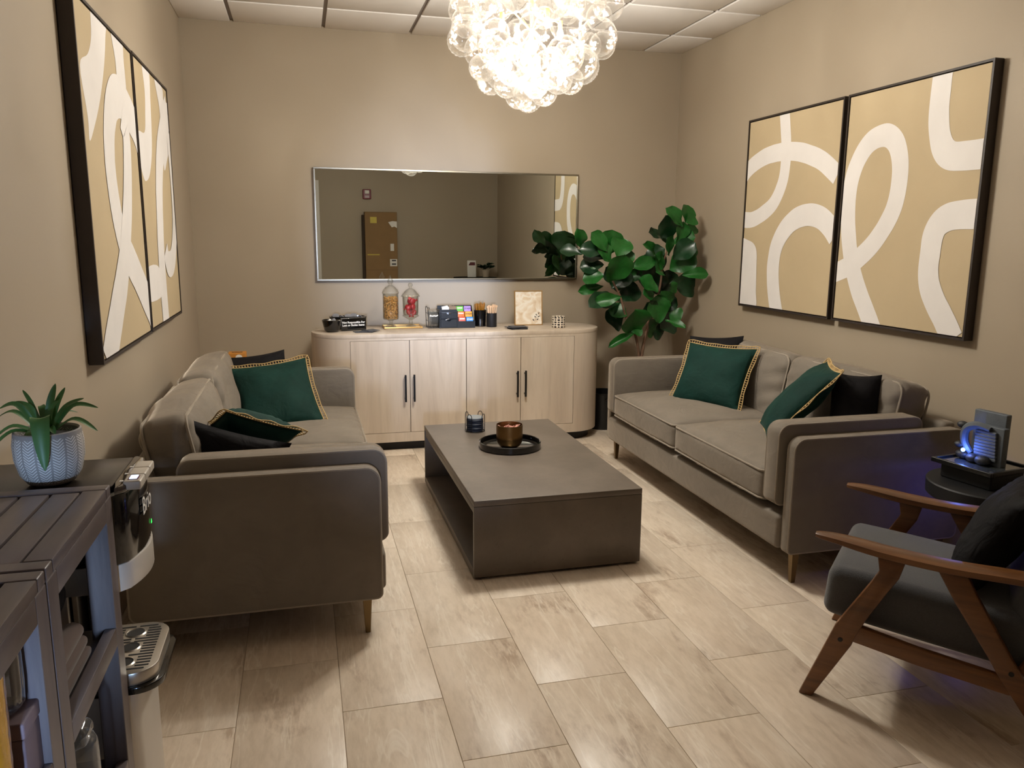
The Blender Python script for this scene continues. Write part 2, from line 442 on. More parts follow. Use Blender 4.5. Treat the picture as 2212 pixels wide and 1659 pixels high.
# ------------------------------------------------------------------ paintings
def clip_rect(poly, a0, a1, b0, b1):
    def cl(p, f, inter):
        out = []
        for i in range(len(p)):
            c, d = p[i - 1], p[i]
            if f(d):
                if not f(c): out.append(inter(c, d))
                out.append(d)
            elif f(c): out.append(inter(c, d))
        return out
    for ax, lim, sg in ((0, a0, 1), (0, a1, -1), (1, b0, 1), (1, b1, -1)):
        if len(poly) < 3: return []
        f = lambda p: (p[ax] - lim) * sg >= 0
        def inter(c, d):
            t = (lim - c[ax]) / (d[ax] - c[ax]); return (c[0] + (d[0] - c[0]) * t, c[1] + (d[1] - c[1]) * t)
        poly = cl(poly, f, inter)
    return poly
def stroke_mesh(pts, w, rect, h):
    P = smooth_path([(a, b, 0) for a, b in pts], 7); mb = MB(); n = len(P)
    ws = w if isinstance(w, (list, tuple)) else (w, w)
    L = []; Rr = []
    for i, p in enumerate(P):
        d = (P[min(i + 1, n - 1)] - P[max(i - 1, 0)]).normalized(); nn = Vector((-d.y, d.x, 0))
        t = i / (n - 1); ww = ws[0] + (ws[1] - ws[0]) * t
        ww *= 1 + .03 * noise.noise((p.x * 14, p.y * 14, 3))
        L.append(p + nn * ww / 2); Rr.append(p - nn * ww / 2)
    for i in range(n - 1):
        q = clip_rect([(v.x, v.y) for v in (L[i], L[i + 1], Rr[i + 1], Rr[i])], *rect)
        if len(q) > 2:
            ar = sum(q[a - 1][0] * q[a][1] - q[a][0] * q[a - 1][1] for a in range(len(q)))
            if ar < 0: q = q[::-1]
            mb.add(([(a, b, h + .0005 * i / n) for a, b in q], [tuple(range(len(q)))]))
    return mb
def poly_mesh(pts, rect, h):
    P = [(p.x, p.y) for p in smooth_path([(a, b, 0) for a, b in pts], 5, True)]
    q = clip_rect(P, *rect)
    ar = sum(q[a - 1][0] * q[a][1] - q[a][0] * q[a - 1][1] for a in range(len(q)))
    if ar < 0: q = q[::-1]
    return MB().add(([(a, b, h) for a, b in q], [tuple(range(len(q)))]))
def painting(label, W_, H_, D, Mx, strokes):
    """local: x along the wall, y up, z out of the wall; origin at the lower corner on the wall"""
    t = thing('framed_painting', label, 'painting'); t.matrix_world = Mx
    f = .010
    fr = MB()
    for r in ((0, W_, 0, f), (0, W_, H_ - f, H_), (0, f, f, H_ - f), (W_ - f, W_, f, H_ - f)):
        fr.add(box(r[0], r[1], r[2], r[3], .004, D))
    add('frame', fr, FRAME_DK, t, smooth=False)
    g = f + .005
    add('backing', box(f, W_ - f, f, H_ - f, .004, .010), FRAME_DK, t, smooth=False)
    cv = add('canvas', box(g, W_ - g, g, H_ - g, .010, D - .004), CANVAS, t, smooth=False)
    rect = (g, W_ - g, g, H_ - g)
    for i, s in enumerate(strokes):
        h = D - .004 + .0004 + .0006 * i
        mb = poly_mesh(s[1], rect, h) if s[0] == 'p' else stroke_mesh(s[1], s[2], rect, h)
        if mb.v: add('painted_stroke', mb, PAINT, cv, smooth=False, recalc=False)
    return t
ST_RF = [('s', [(0.379, 1.171), (0.401, 1.069), (0.418, 0.979), (0.425, 0.868), (0.405, 0.758), (0.331, 0.648), (0.221, 0.587), (0.092, 0.55), (-0.037, 0.557)], 0.098), ('s', [(-0.053, 0.798), (0.011, 0.855), (0.097, 0.896), (0.224, 0.929), (0.387, 0.938), (0.543, 0.923), (0.674, 0.889), (0.783, 0.846), (0.909, 0.767)], (0.105, 0.105)), ('s', [(0.455, -0.049), (0.407, 0.065), (0.376, 0.181), (0.368, 0.287), (0.392, 0.393), (0.462, 0.484), (0.561, 0.545), (0.679, 0.567), (0.786, 0.551), (0.868, 0.508), (0.933, 0.45)], 0.125), ('p', [(-0.034, 0.422), (0.084, 0.42), (0.151, 0.392), (0.18, 0.342), (0.187, 0.257), (0.198, 0.11), (0.198, -0.007), (-0.02, -0.026), (-0.036, 0.223)])]
ST_RN = [('s', [(0.337, -0.024), (0.265, 0.078), (0.192, 0.182), (0.131, 0.3), (0.087, 0.44), (0.064, 0.581), (0.069, 0.719), (0.115, 0.833), (0.192, 0.911), (0.293, 0.932), (0.364, 0.896), (0.404, 0.825), (0.419, 0.734), (0.408, 0.616), (0.368, 0.525), (0.285, 0.421), (0.193, 0.347), (0.094, 0.289), (-0.045, 0.241)], (0.115, 0.105)), ('s', [(0.626, 1.171), (0.624, 1.081), (0.625, 0.989), (0.64, 0.904), (0.67, 0.834), (0.719, 0.796), (0.795, 0.788), (0.897, 0.787)], (0.115, 0.125)), ('s', [(0.902, 0.541), (0.82, 0.54), (0.745, 0.531), (0.693, 0.502), (0.665, 0.45), (0.659, 0.371), (0.658, 0.292), (0.676, 0.222), (0.718, 0.154), (0.773, 0.088), (0.841, -0.001)], (0.125, 0.12))]
ST_LN = [('p', [(0.269, 1.208), (0.459, 1.182), (0.445, 1.126), (0.384, 1.015), (0.278, 0.885), (0.163, 0.782), (0.082, 0.729), (0.084, 0.806), (0.04, 0.956), (0.157, 1.013), (0.226, 1.084)]), ('p', [(0.544, 1.195), (0.735, 1.191), (0.746, 1.102), (0.747, 0.975), (0.664, 0.954), (0.594, 0.979), (0.586, 1.078)]), ('s', [(1.004, 0.775), (0.892, 0.864), (0.755, 0.916), (0.621, 0.947), (0.499, 0.927), (0.41, 0.851), (0.363, 0.753), (0.352, 0.659), (0.376, 0.55), (0.43, 0.446), (0.535, 0.353), (0.677, 0.269), (0.936, 0.1)], 0.16), ('s', [(0.616, 0.88), (0.675, 0.821), (0.664, 0.717), (0.62, 0.594), (0.567, 0.49), (0.488, 0.371), (0.403, 0.273), (0.279, 0.166), (0.132, 0.039), (0.078, -0.015)], (0.125, 0.19))]
ST_LF = [('p', [(0.229, 1.197), (0.398, 1.174), (0.388, 1.042), (0.359, 0.888), (0.314, 0.783), (0.232, 0.697), (0.153, 0.664), (0.08, 0.667), (-0.001, 0.754), (0.016, 0.857), (0.175, 0.874), (0.23, 0.97), (0.255, 1.069)]), ('p', [(0.541, 1.179), (0.764, 1.157), (0.781, 1.103), (0.927, 1.092), (0.895, 0.906), (0.761, 0.803), (0.653, 0.749), (0.64, 0.922), (0.63, 1.048)]), ('s', [(0.877, 1.062), (0.695, 0.939), (0.544, 0.805), (0.453, 0.64), (0.409, 0.48), (0.381, 0.343), (0.375, 0.182), (0.385, -0.036)], 0.175), ('s', [(0.862, 0.948), (0.883, 0.813), (0.892, 0.664), (0.876, 0.511), (0.808, 0.381), (0.698, 0.291), (0.563, 0.283), (0.51, 0.351)], 0.13), ('p', [(-0.073, 0.271), (0.265, 0.278), (0.331, 0.142), (-0.124, 0.146)])]
PD = .05
# right wall: local x runs towards the camera (-Y), z out (-X)
def right_M(yfar, z0): return Matrix(((0, 0, -1, XR), (-1, 0, 0, yfar), (0, 1, 0, z0), (0, 0, 0, 1)))
# left wall: local x runs away from the camera (+Y), z out (+X)
def left_M(ynear, z0): return Matrix(((0, 0, 1, XL), (1, 0, 0, ynear), (0, 1, 0, z0), (0, 0, 0, 1)))
painting('framed beige canvas with white looping strokes, hung nearer the leafy floor plant', .925, 1.165, PD, right_M(4.655, .973), ST_RF)
painting('framed beige canvas with one tall white ribbon loop, hung nearer the wooden armchair', .905, 1.165, PD, right_M(3.700, .973), ST_RN)
painting('framed beige canvas of white loops on the wall above the potted succulent', .905, 1.18, PD, left_M(2.862, .972), ST_LN)
painting('framed narrow-looking beige canvas of white curves in the corner by the mirror', .905, 1.18, PD, left_M(3.785, .976), ST_LF)

# ------------------------------------------------------------------ mirror
mi = thing('wall_mirror', 'wide rectangular mirror in a thin metal frame above the sideboard', 'mirror', (1.06, YB, 1.092))
mw, mh, fd = 1.918, .773, .03
add('glass', box(-mw / 2 + .01, mw / 2 - .01, -.022, -.004, .01, mh - .01), MIRROR, mi, smooth=False)
fr = MB()
for r in ((-mw / 2, mw / 2, 0, .012), (-mw / 2, mw / 2, mh - .012, mh), (-mw / 2, -mw / 2 + .012, .012, mh - .012), (mw / 2 - .012, mw / 2, .012, mh - .012)):
    fr.add(box(r[0], r[1], -fd, -.002, r[2], r[3]))
add('frame', fr, MFRAME, mi, smooth=False, bevel=.0015)

# ------------------------------------------------------------------ sideboard
SX0, SX1, SY0, SY1, SZ = .043, 2.033, 5.10, 5.57, .783
sb = thing('sideboard', 'pale washed-oak sideboard with rounded ends and four doors', 'sideboard', ((SX0 + SX1) / 2, (SY0 + SY1) / 2, 0))
hx, hy = (SX1 - SX0) / 2, (SY1 - SY0) / 2
LX = sb.location.x
def pill(hx, hy, n=24):
    c = hx - hy
    return arc(c, 0, hy, -90, 90, n) + arc(-c, 0, hy, 90, 270, n)
d0, d1 = .278 - LX, 1.793 - LX; dz0, dz1 = .125, .740
zb, zt = .062, .755
body = MB()
c = hx - hy
body.add(prism(arc(c, 0, hy, -90, 90, 24) + [(d1, hy), (d1, -hy)], zb, zt))
body.add(prism(arc(-c, 0, hy, 90, 270, 24) + [(d0, -hy), (d0, hy)], zb, zt))
body.add(box(d0, d1, -hy, hy, zb, dz0)); body.add(box(d0, d1, -hy, hy, dz1, zt))
body.add(box(d0, d1, -hy + .03, hy, dz0, dz1))
add('body', body, OAK, sb, ang=30)
add('top', prism(pill(hx, hy), zt, SZ), OAK, sb, ang=30, bevel=.003)
add('plinth', prism(pill(hx - .05, hy - .05), 0, zb), BLACK_MATTE, sb)
dxs = [d0, .659 - LX, 1.036 - LX, 1.412 - LX, d1]
hpos = (.627, .684, 1.386, 1.442)
for i in range(4):
    dr = add('door', rb(dxs[i] + .002, dxs[i + 1] - .002, -hy, -hy + .022, dz0 + .002, dz1 - .002, .0015, 1), OAK, sb, smooth=False)
    hX = hpos[i] - LX
    hm = MB().add(rb(hX - .006, hX + .006, -hy - .032, -hy - .020, .335, .515, .002)).add(box(hX - .005, hX + .005, -hy - .021, -hy, .350, .360)).add(box(hX - .005, hX + .005, -hy - .021, -hy, .490, .500))
    add('handle', hm, BLACK_METAL, dr, smooth=False)

# ------------------------------------------------------------------ coffee table
TX0, TX1, TY0, TY1, TZ = .640, 1.380, 3.003, 4.362, .345
ct = thing('coffee_table', 'low dark concrete coffee table open along one side', 'table', ((TX0 + TX1) / 2, (TY0 + TY1) / 2, 0))
w2, l2 = (TX1 - TX0) / 2, (TY1 - TY0) / 2
add('top_slab', rb(-w2, w2, -l2, l2, TZ - .026, TZ, .003, 2), CONC, ct)
add('upper_frame', rb(-w2 + .004, w2 - .004, -l2 + .022, l2 - .022, TZ - .062, TZ - .029, .003, 2), CONC, ct)
for s in (-1, 1):
    add('end_panel', rb(-w2, w2, s * l2 - (.022 if s > 0 else 0), s * l2 + (.022 if s < 0 else 0), .012, TZ - .0265, .002, 2), CONC, ct)
add('bottom_slab', rb(-w2, w2, -l2 + .022, l2 - .022, .012, .045, .002, 2), CONC, ct)
add('side_panel', rb(w2 - .03, w2 - .004, -l2 + .022, l2 - .022, .045, TZ - .062, .002, 2), CONC, ct)
ft = MB()
for sx in (-1, 1):
    for sy in (-1, 1): ft.add(shift(lathe([(0, 0), (.03, 0), (.03, .012), (0, .012)], 16), sx * (w2 - .05), sy * (l2 - .05), 0))
add('foot_pads', ft, BLACK_MATTE, ct)

# ------------------------------------------------------------------ sofas
SL, SD = 1.99, .83
def loop_tube(poly, y, r=.0048): return tube([(a, y, b) for a, b in poly], r, 6, True)
def make_sofa(label, loc, rz):
    t = thing('sofa', label, 'sofa', loc, (0, 0, rz))
    H = .622
    for s in (0, 1):
        ya, yb = (0, .052) if s == 0 else (SL - .052, SL)
        out = rrect(0, SD, .135, H, (.02, .03, .05, .05), 6)
        p = add('side_panel', prism(out, ya, yb, 'y'), SOFA, t, bevel=.008, ang=50)
        for yy in (ya + .004, yb - .004):
            ins = rrect(.004, SD - .004, .139, H - .004, (.018, .028, .048, .048), 6)
            add('piping', loop_tube(ins, yy), PIPING, p)
        ya, yb = (.066, .160) if s == 0 else (SL - .160, SL - .066)
        out = rrect(-.030, .665, .325, .668, (.03, .03, .045, .05), 6)
        p = add('arm_pad', prism(out, ya, yb, 'y'), SOFA, t, bevel=.011, ang=50)
        for yy in (ya + .006, yb - .006):
            ins = rrect(-.026, .661, .329, .664, (.028, .028, .043, .048), 6)
            add('piping', loop_tube(ins, yy), PIPING, p)
        for xx in (.055, SD - .06):
            yl = .035 if s == 0 else SL - .035
            lg = prism([(-.016, -.016), (.016, -.016), (.016, .016), (-.016, .016)], 0, .14)
            v = [(a * (.55 + .45 * c / .14) + xx, b * (.55 + .45 * c / .14) + yl, c) for a, b, c in lg[0]]
            add('leg', (v, lg[1]), LEGBRASS, t, smooth=False)
    add('back_panel', rb(SD - .075, SD - .01, .05, SL - .05, .14, .64, .02, 3), SOFA, t)
    add('base_rail', rb(-.018, SD - .05, .054, SL - .054, .142, .288, .02, 3, div=8), SOFA, t)
    m = SL / 2
    for (y0, y1) in ((.166, m - .002), (m + .002, SL - .166)):
        def wr(w, s=y0):
            k = noise.noise((w[0] * 9 + s * 7, w[1] * 9, w[2] * 3)) * .004
            front = max(0, -w[0] / .3) ** 2
            k += front * .0035 * sin(w[1] * 95 + 3 * noise.noise((w[1] * 12, s, 0))) * (1 if w[2] > -.02 else .6)
            return [w[0], w[1], w[2] + k]
        cu = add('seat_cushion', shift(rbox(.61, y1 - y0, .135, .028, 3, 26, (.012, .0, .05), wr), 
                                        .278, (y0 + y1) / 2, .385), SOFA, t, ang=60)
        for zz in (.445, .325):
            add('piping', tube([(a, b, zz + (.006 if zz > .4 else 0) * 0) for a, b in rrect(-.029, .585, y0 + .003, y1 - .003, .03, 5)], .0045, 6, True), PIPING, cu)
    for i, (y0, y1) in enumerate(((.166, m - .004), (m + .004, SL - .166))):
        def wr2(w, s=y0):
            k = noise.noise((w[1] * 7 + s * 5, w[2] * 9, 1.3)) * .012
            e = max(0, abs(w[1]) / .41 - .5) * 2
            k += e * .006 * sin(w[2] * 70 + w[1] * 20)
            return [w[0] - k, w[1], w[2] + .008 * noise.noise((w[1] * 5, s, 4))]
        bc = add('back_cushion', rbox(.165, y1 - y0, .40, .05, 4, 22, (.038, .0, .02), wr2), SOFA, t, loc=(.677, (y0 + y1) / 2, .585), rot=(0, radians(11), 0), ang=60)
        for xx in (-.073, .073):
            add('piping', tube([(xx, a, b) for a, b in rrect(-(y1 - y0) / 2 + .008, (y1 - y0) / 2 - .008, -.192, .192, .05, 5)], .0055, 6, True), PIPING, bc)
    return t
make_sofa('grey velvet sofa against the wall by the plant, facing the coffee table', (1.865, 2.645, 0), 0)
make_sofa('grey velvet sofa behind the black water dispenser, its back to the wall', (.235, 2.645 + SL, 0), pi)

# ------------------------------------------------------------------ throw pillows
def pillow_obj(label, c, U, V, th, mat, trim=False, seed=0, group=None):
    U = Vector(U); V = Vector(V); w, h = U.length, V.length
    n = 24; grid = {}; mb = MB()
    def P(u, v, s):
        x = w * u * (1 - .075 * (1 - v * v)); y = h * v * (1 - .075 * (1 - u * u))
        k = max(0, (1 - abs(u) ** 2.4) * (1 - abs(v) ** 2.4)) ** .55
        z = s * th / 2 * k
        if k > 0:
            z += s * .010 * k ** .5 * noise.noise((x * 9 + seed, y * 9, s * 2.0)) 
            rr = math.hypot(abs(u) - 1, abs(v) - 1)
            z += s * .006 * max(0, 1 - rr) * k ** .4 * sin(26 * math.atan2(abs(v) - 1.02, abs(u) - 1.02) + seed)
        return (x, y, z)
    for s in (1, -1):
        for i in range(n + 1):
            for j in range(n + 1):
                u, v = -1 + 2 * i / n, -1 + 2 * j / n
                if s == -1 and (i in (0, n) or j in (0, n)): grid[s, i, j] = grid[1, i, j]; continue
                grid[s, i, j] = len(mb.v); mb.v.append(P(u, v, s))
        for i in range(n):
            for j in range(n):
                q = [grid[s, i, j], grid[s, i + 1, j], grid[s, i + 1, j + 1], grid[s, i, j + 1]]
                mb.f.append(tuple(q if s > 0 else q[::-1]))
    t = thing('throw_pillow', label, 'pillow', group=group)
    add('cover', mb, mat, t, ang=80)
    if trim:
        bd = []
        for a in range(4):
            for i in range(28):
                q = -1 + 2 * i / 28
                u, v = [(q, -1), (1, q), (-q, 1), (-1, -q)][a]
                p = P(u, v, 1); d = Vector((u * (1 if abs(u) > .999 else .25 * 0), v * (1 if abs(v) > .999 else 0), 0))
                if d.length: d.normalize()
                bd.append((Vector((p[0], p[1], 0)), d))
        tm = MB(); N_ = len(bd)
        inn = [b[0] + b[1] * .002 for b in bd]; outr = [b[0] + b[1] * .019 + Vector((0, 0, .004 * sin(i * .7 + seed))) for i, b in enumerate(bd)]
        tm.add(tube(inn, .0028, 5, True)); tm.add(tube(outr, .0026, 5, True))
        for i in range(N_): tm.add(tube([inn[i], outr[i]], .0022, 4, False, False))
        add('crochet_trim', tm, CORD, t, ang=80)
    t.matrix_world = basis(U, V, c)
    return t
PG, PBk = 'green tasselled pillows', 'black pillows'
pillow_obj('green pillow with cream crochet trim, propped upright on the sofa by the plant', (2.245, 4.00, .632), (.116, -.177, 0), (.085, .057, .165), .13, GREEN, True, 1)
pillow_obj('black pillow hidden behind the upright green pillow near the plant', (2.37, 4.22, .655), (.12, -.11, .01), (.06, .055, .17), .10, BLACK_FAB, False, 2)
pillow_obj('green cream-trimmed pillow seen edge-on, slumped on the sofa beside the wooden armchair', (2.24, 3.185, .655), (.085, .165, .0), (.145, -.04, .165), .14, GREEN, True, 3)
pillow_obj('black pillow tucked behind the slumped green pillow by the wooden armchair', (2.37, 2.955, .63), (.082, -.065, 0), (.05, .04, .18), .10, BLACK_FAB, False, 4)
pillow_obj('large green cream-trimmed pillow leaning back at the sideboard end of a sofa', (-.150, 4.08, .605), (.192, .035, .018), (-.085, .145, .138), .13, GREEN, True, 5)
pillow_obj('black pillow peeking out above the leaning green pillow near the sideboard', (-.24, 4.33, .615), (.155, .02, .015), (-.02, .07, .165), .10, BLACK_FAB, False, 6)
pillow_obj('green cream-trimmed pillow behind the black pillow nearest the water dispenser', (-.250, 3.13, .634), (.13, .05, -.055), (-.055, -.16, .12), .16, GREEN, True, 7)
pillow_obj('black pillow resting against the near sofa arm by the water dispenser', (-.300, 2.905, .560), (.183, .018, -.064), (-.035, -.02, .165), .11, BLACK_FAB, False, 8)

# ------------------------------------------------------------------ chandelier
CX, CY, CZ, CK = 1.060, 3.70, 2.380, 1.01
ch = thing('chandelier', 'clustered swirled clear glass ball chandelier glowing warm', 'chandelier', (CX, CY, CZ))
def fluted(r, k=20, tw=2.2, n=80, m=18, amp=.034):
    vs, fs = [], []; rings = []
    for i in range(m + 1):
        th = pi * i / m
        if i in (0, m): rings.append([len(vs)]); vs.append((0, 0, -r * cos(th))); continue
        ring = []
        for j in range(n):
            ph = 2 * pi * j / n
            q = r * (1 + amp * sin(k * ph + k * tw * (i / m - .5)) * sin(th))
            ring.append(len(vs)); vs.append((q * sin(th) * cos(ph), q * sin(th) * sin(ph), -q * cos(th)))
        rings.append(ring)
    for a, b in zip(rings, rings[1:]):
        for i in range(n):
            j = (i + 1) % n
            if len(a) == 1: fs.append((a[0], b[j], b[i]))
            elif len(b) == 1: fs.append((a[i], a[j], b[0]))
            else: fs.append((a[i], a[j], b[j], b[i]))
    return vs, fs
BM = [mesh_of('glass_ball', fluted(1.0, k, tw), BALL, ang=80) for k, tw in ((18, 1.6), (20, 2.4), (16, 2.0))]
rc = random.Random(11)
spots = []
rings = [(.26, .165, 10), (.315, .13, 12), (.325, .01, 12), (.305, -.10, 12), (.245, -.19, 10), (.165, -.255, 7), (.075, -.30, 4), (.0, -.325, 1), (.19, .06, 6), (.16, -.12, 5)]
for ri, (rr, zz, n) in enumerate(rings):
    for i in range(n):
        a = 2 * pi * (i + .5 * (ri % 2) + rc.uniform(-.12, .12)) / n
        q = rr + rc.uniform(-.025, .025); z = zz + rc.uniform(-.03, .03)
        if rr == 0: q = .02
        rad = rc.choice((.060, .068, .076, .082))
        if rr <= .2 and zz > -.2: rad = .05
        if rr < .1: rad = .062
        spots.append((CK * q * cos(a), CK * q * sin(a), min(CK * z, .372 - CK * rad), CK * rad))
for (x, y, z, rad) in spots:
    o = add('glass_ball', BM[rc.randrange(3)], None, ch, (x, y, z), (rc.uniform(0, pi), rc.uniform(0, pi), rc.uniform(0, pi)))
    o.scale = (rad, rad, rad)
add('canopy', lathe([(0, ZC - CZ), (.07, ZC - CZ), (.07, ZC - CZ - .02), (.02, ZC - CZ - .03), (0, ZC - CZ - .03)], 32), GOLD, ch)
add('stem', tube([(0, 0, ZC - CZ - .03), (0, 0, -.12)], .009, 12), GOLD, ch)
hub = add('hub', sphere(.03, 16, 10), GOLD, ch, (0, 0, -.12))
nb = 8
for i in range(nb):
    a = 2 * pi * i / nb + .2; zz = -.15 if i % 2 else .0; rr = .11 if i % 2 else .15
    x, y = rr * cos(a), rr * sin(a)
    arm = add('lamp_arm', tube([(0, 0, -.05), (x * .6, y * .6, zz + .02), (x, y, zz)], .004, 8), GOLD, ch)
    add('socket', lathe([(0, -.025), (.011, -.025), (.011, .012), (0, .012)], 12), GOLD, arm, (x, y, zz))
    add('bulb', sphere(.015, 14, 10, 1, 1, 1.6), BULB, ch, (x, y, zz - .045))
    ld = bpy.data.lights.new('bulb_light', 'POINT'); ld.energy = CHAND_W / nb; ld.color = (1.0, .965, .89); ld.shadow_soft_size = .026
    lo = bpy.data.objects.new('bulb_light', ld); COL.objects.link(lo); lo.parent = ch; lo.location = (x, y, zz - .045)

# ------------------------------------------------------------------ fiddle-leaf fig behind the far sofa arm
def leaf_mesh(name, mat, seed, kind='fig'):
    rl = random.Random(seed); mb = MB(); nl, nw = 12, 6
    droop = rl.uniform(.10, .28); fold = rl.uniform(.18, .34); ph = rl.uniform(0, 6)
    for i in range(nl + 1):
        t = i / nl
        w = .5 * (.16 + .84 * sin(pi / 2 * t / .62) ** 1.4) if t < .62 else .5 * math.sqrt(max(0, 1 - ((t - .62) / .39) ** 2))
        if t in (0, 1): w = .015
        for j in range(nw + 1):
            s = -1 + 2 * j / nw
            z = -droop * t * t + fold * w * abs(s) ** 1.2 + .055 * sin(11 * t + ph + (2 if s > 0 else 0)) * abs(s) ** 2 - .02 * abs(sin(pi * (t * 7 - abs(s) * 1.2)))
            mb.v.append((w * s, t - .05 * t * t, z))
    for i in range(nl):
        for j in range(nw):
            a = i * (nw + 1) + j; mb.f.append((a, a + 1, a + nw + 2, a + nw + 1))
    return mesh_of(name, mb, mat, ang=80, recalc=False)
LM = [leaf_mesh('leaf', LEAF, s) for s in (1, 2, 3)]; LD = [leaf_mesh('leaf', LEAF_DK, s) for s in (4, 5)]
PB = Vector((2.345, 5.24, 0))
fig = thing('fiddle_leaf_fig', 'tall leafy fig plant in the corner behind the sofa arm', 'plant', PB)
def zp(a, b, y=0.0):    # point on the plant's own plane, from sketch units
    px, py = 1160 + a * .2411, 420 + b * .2411
    return Vector(((px - 1380) * .00326, y, .51 - (py - 785) * .00327 - (px - 1380) * .00004))
add('pot', lathe([(0, 0), (.11, 0), (.125, .02), (.142, .30), (.13, .30), (.12, .26), (0, .26)], 32), BLACK_MATTE, fig)
add('soil', lathe([(0, .262), (.12, .262)], 24), SOIL, fig, recalc=False)
stems = [[(0, 0, .26), (0, 0, .45), zp(905, 1450), zp(850, 1250, -.02), zp(760, 1080), zp(700, 900), zp(600, 740, -.03), zp(560, 560, -.05)],
         [(.01, 0, .26), (.01, 0, .45), zp(935, 1450, .02), zp(1000, 1180, .03), zp(1060, 1000, .03), zp(1100, 800, .02), zp(1120, 600, .02), zp(1180, 380, .0), zp(1235, 230, 0)],
         [(.0, .01, .26), (.0, .01, .45), zp(925, 1420, -.02), zp(955, 1180, -.03), zp(985, 1050, -.03), zp(1040, 900, -.02)]]
for s in stems:
    p = smooth_path(s, 6); add('stem', tube(p, [.013 - .008 * i / len(p) for i in range(len(p))], 8), BARK, fig)
LEAVES = [(520,500,380,360,90,0),(560,540,590,345,165,0),(610,560,690,390,130,0),(640,620,748,490,110,0),(552,775,625,575,165,0),(520,500,320,480,90,1),(370,530,200,490,80,1),(345,470,285,358,75,0),
 (530,560,370,540,80,1),(545,620,360,635,100,1),(540,715,370,725,110,0),(505,730,440,580,45,0),(560,810,345,850,60,0),(590,870,400,945,100,1),(640,890,440,930,75,0),(690,970,500,935,85,1),(622,835,752,680,120,1),
 (700,940,908,820,130,1),(735,870,770,725,120,1),(760,760,878,688,70,0),(700,810,625,690,90,1),(770,1075,645,1010,95,0),(745,1230,690,1040,110,1),(822,1240,775,1050,185,0),(830,1215,600,1305,50,0),(760,1190,872,1160,120,0),(720,950,705,1085,100,1),
 (1220,275,1088,135,85,0),(1238,240,1280,103,105,0),(1240,245,1332,190,80,0),(1150,425,1085,218,175,1),(1240,335,1416,278,70,0),(1140,370,985,322,75,1),(1190,425,1245,255,95,0),(1205,410,1312,365,110,0),(1100,530,1045,395,110,0),
 (985,535,868,435,70,0),(1055,560,822,622,85,0),(1000,610,1085,480,110,1),(1275,525,1330,415,75,0),(1330,500,1442,450,95,0),(1330,530,1463,580,70,0),(1190,660,1325,530,150,0),(1150,720,1095,518,160,1),(1230,700,1405,672,70,0),
 (1150,780,1425,790,150,1),(1130,890,925,655,125,1),(1005,850,860,740,110,0),(1010,880,905,870,80,0),(1185,865,1130,780,60,0),(1080,760,1205,690,120,1),(1150,890,1350,715,130,1),(1010,660,940,640,90,0),
 (1045,1095,938,975,110,1),(1100,1025,1245,930,120,1),(1065,1140,1030,925,150,0),(1180,1050,1258,1085,110,0),(1105,1190,1252,1120,150,1),(1050,1190,1160,1243,110,1),(1080,1100,1172,1135,50,0),(1050,1010,1105,920,100,0),(990,1100,1065,1240,130,0),
 (560,600,470,470,110,0),(600,700,690,620,120,1),(1120,620,1010,560,110,0),(1160,560,1260,430,120,1),(1090,850,1180,960,110,0),(660,760,560,660,110,1),(1200,300,1130,250,90,1)]
rl = random.Random(3)
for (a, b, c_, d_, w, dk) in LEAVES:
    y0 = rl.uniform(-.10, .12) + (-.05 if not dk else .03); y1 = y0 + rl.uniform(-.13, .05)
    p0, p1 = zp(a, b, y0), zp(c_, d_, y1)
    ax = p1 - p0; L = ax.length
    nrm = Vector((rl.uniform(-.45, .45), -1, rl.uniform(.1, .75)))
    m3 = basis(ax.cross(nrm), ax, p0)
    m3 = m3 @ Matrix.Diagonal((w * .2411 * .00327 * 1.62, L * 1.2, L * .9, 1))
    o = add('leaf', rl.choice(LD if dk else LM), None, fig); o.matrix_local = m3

# ------------------------------------------------------------------ waste bin and box in the back corners
bn = thing('waste_bin', 'black round waste bin between the sideboard and the sofa', 'bin', (2.150, 5.44, 0))
add('bucket', lathe([(0, 0), (.105, 0), (.112, .01), (.118, .27), (.122, .275), (.115, .275), (.108, .02), (0, .02)], 40), BLACK_PLASTIC, bn)
add('handle', rb(-.03, .03, -.124, -.112, .225, .24, .004), BLACK_GLOSS, bn)
tb = thing('tissue_box', 'orange tall box with a white circle, peeking over a black pillow', 'box', (-.392, 4.93, 0))
add('carton', rb(-.05, .05, -.05, .05, 0, .715, .003), plain('orange_carton', '#b8792c', .6), tb)
add('white_circle', tube([(.012, -.0505, .688), (.012, -.052, .688)], .02, 24), PAPER, tb)
add('slot', box(-.03, .03, -.008, .008, .7145, .7162), BLACK_MATTE, tb, smooth=False)

# ------------------------------------------------------------------ things on the sideboard
Z0 = SZ + .0005
bw = thing('snack_bowl', 'small black round bowl in front, beside the notice block', 'bowl', (.178, 5.285, Z0))
add('bowl', lathe([(0, 0), (.035, 0), (.05, .012), (.066, .078), (.062, .08), (.058, .072), (.045, .02), (0, .012)], 36), BLACK_GLOSS, bw)
for i in range(5):
    a = i * 1.3; tag(add('wrapped_sweet', rbox(.028, .02, .014, .006, 2), [GREY_PL, PAPER][i % 2], None, (.178 + .026 * cos(a), 5.285 + .026 * sin(a), Z0 + .062 + .004 * i), (.4, .2 * i, a)), 'wrapped sweet lying in the small black bowl', 'sweet', 'wrapped sweets in the black bowl')
tr_ = thing('snack_tray', 'wide black rounded tray of grey wrapped pods behind the notice', 'tray', (.29, 5.455, Z0))
po = rrect(-.125, .125, -.06, .06, .05, 6); pi_ = rrect(-.112, .112, -.047, .047, .04, 6); n_ = len(po)
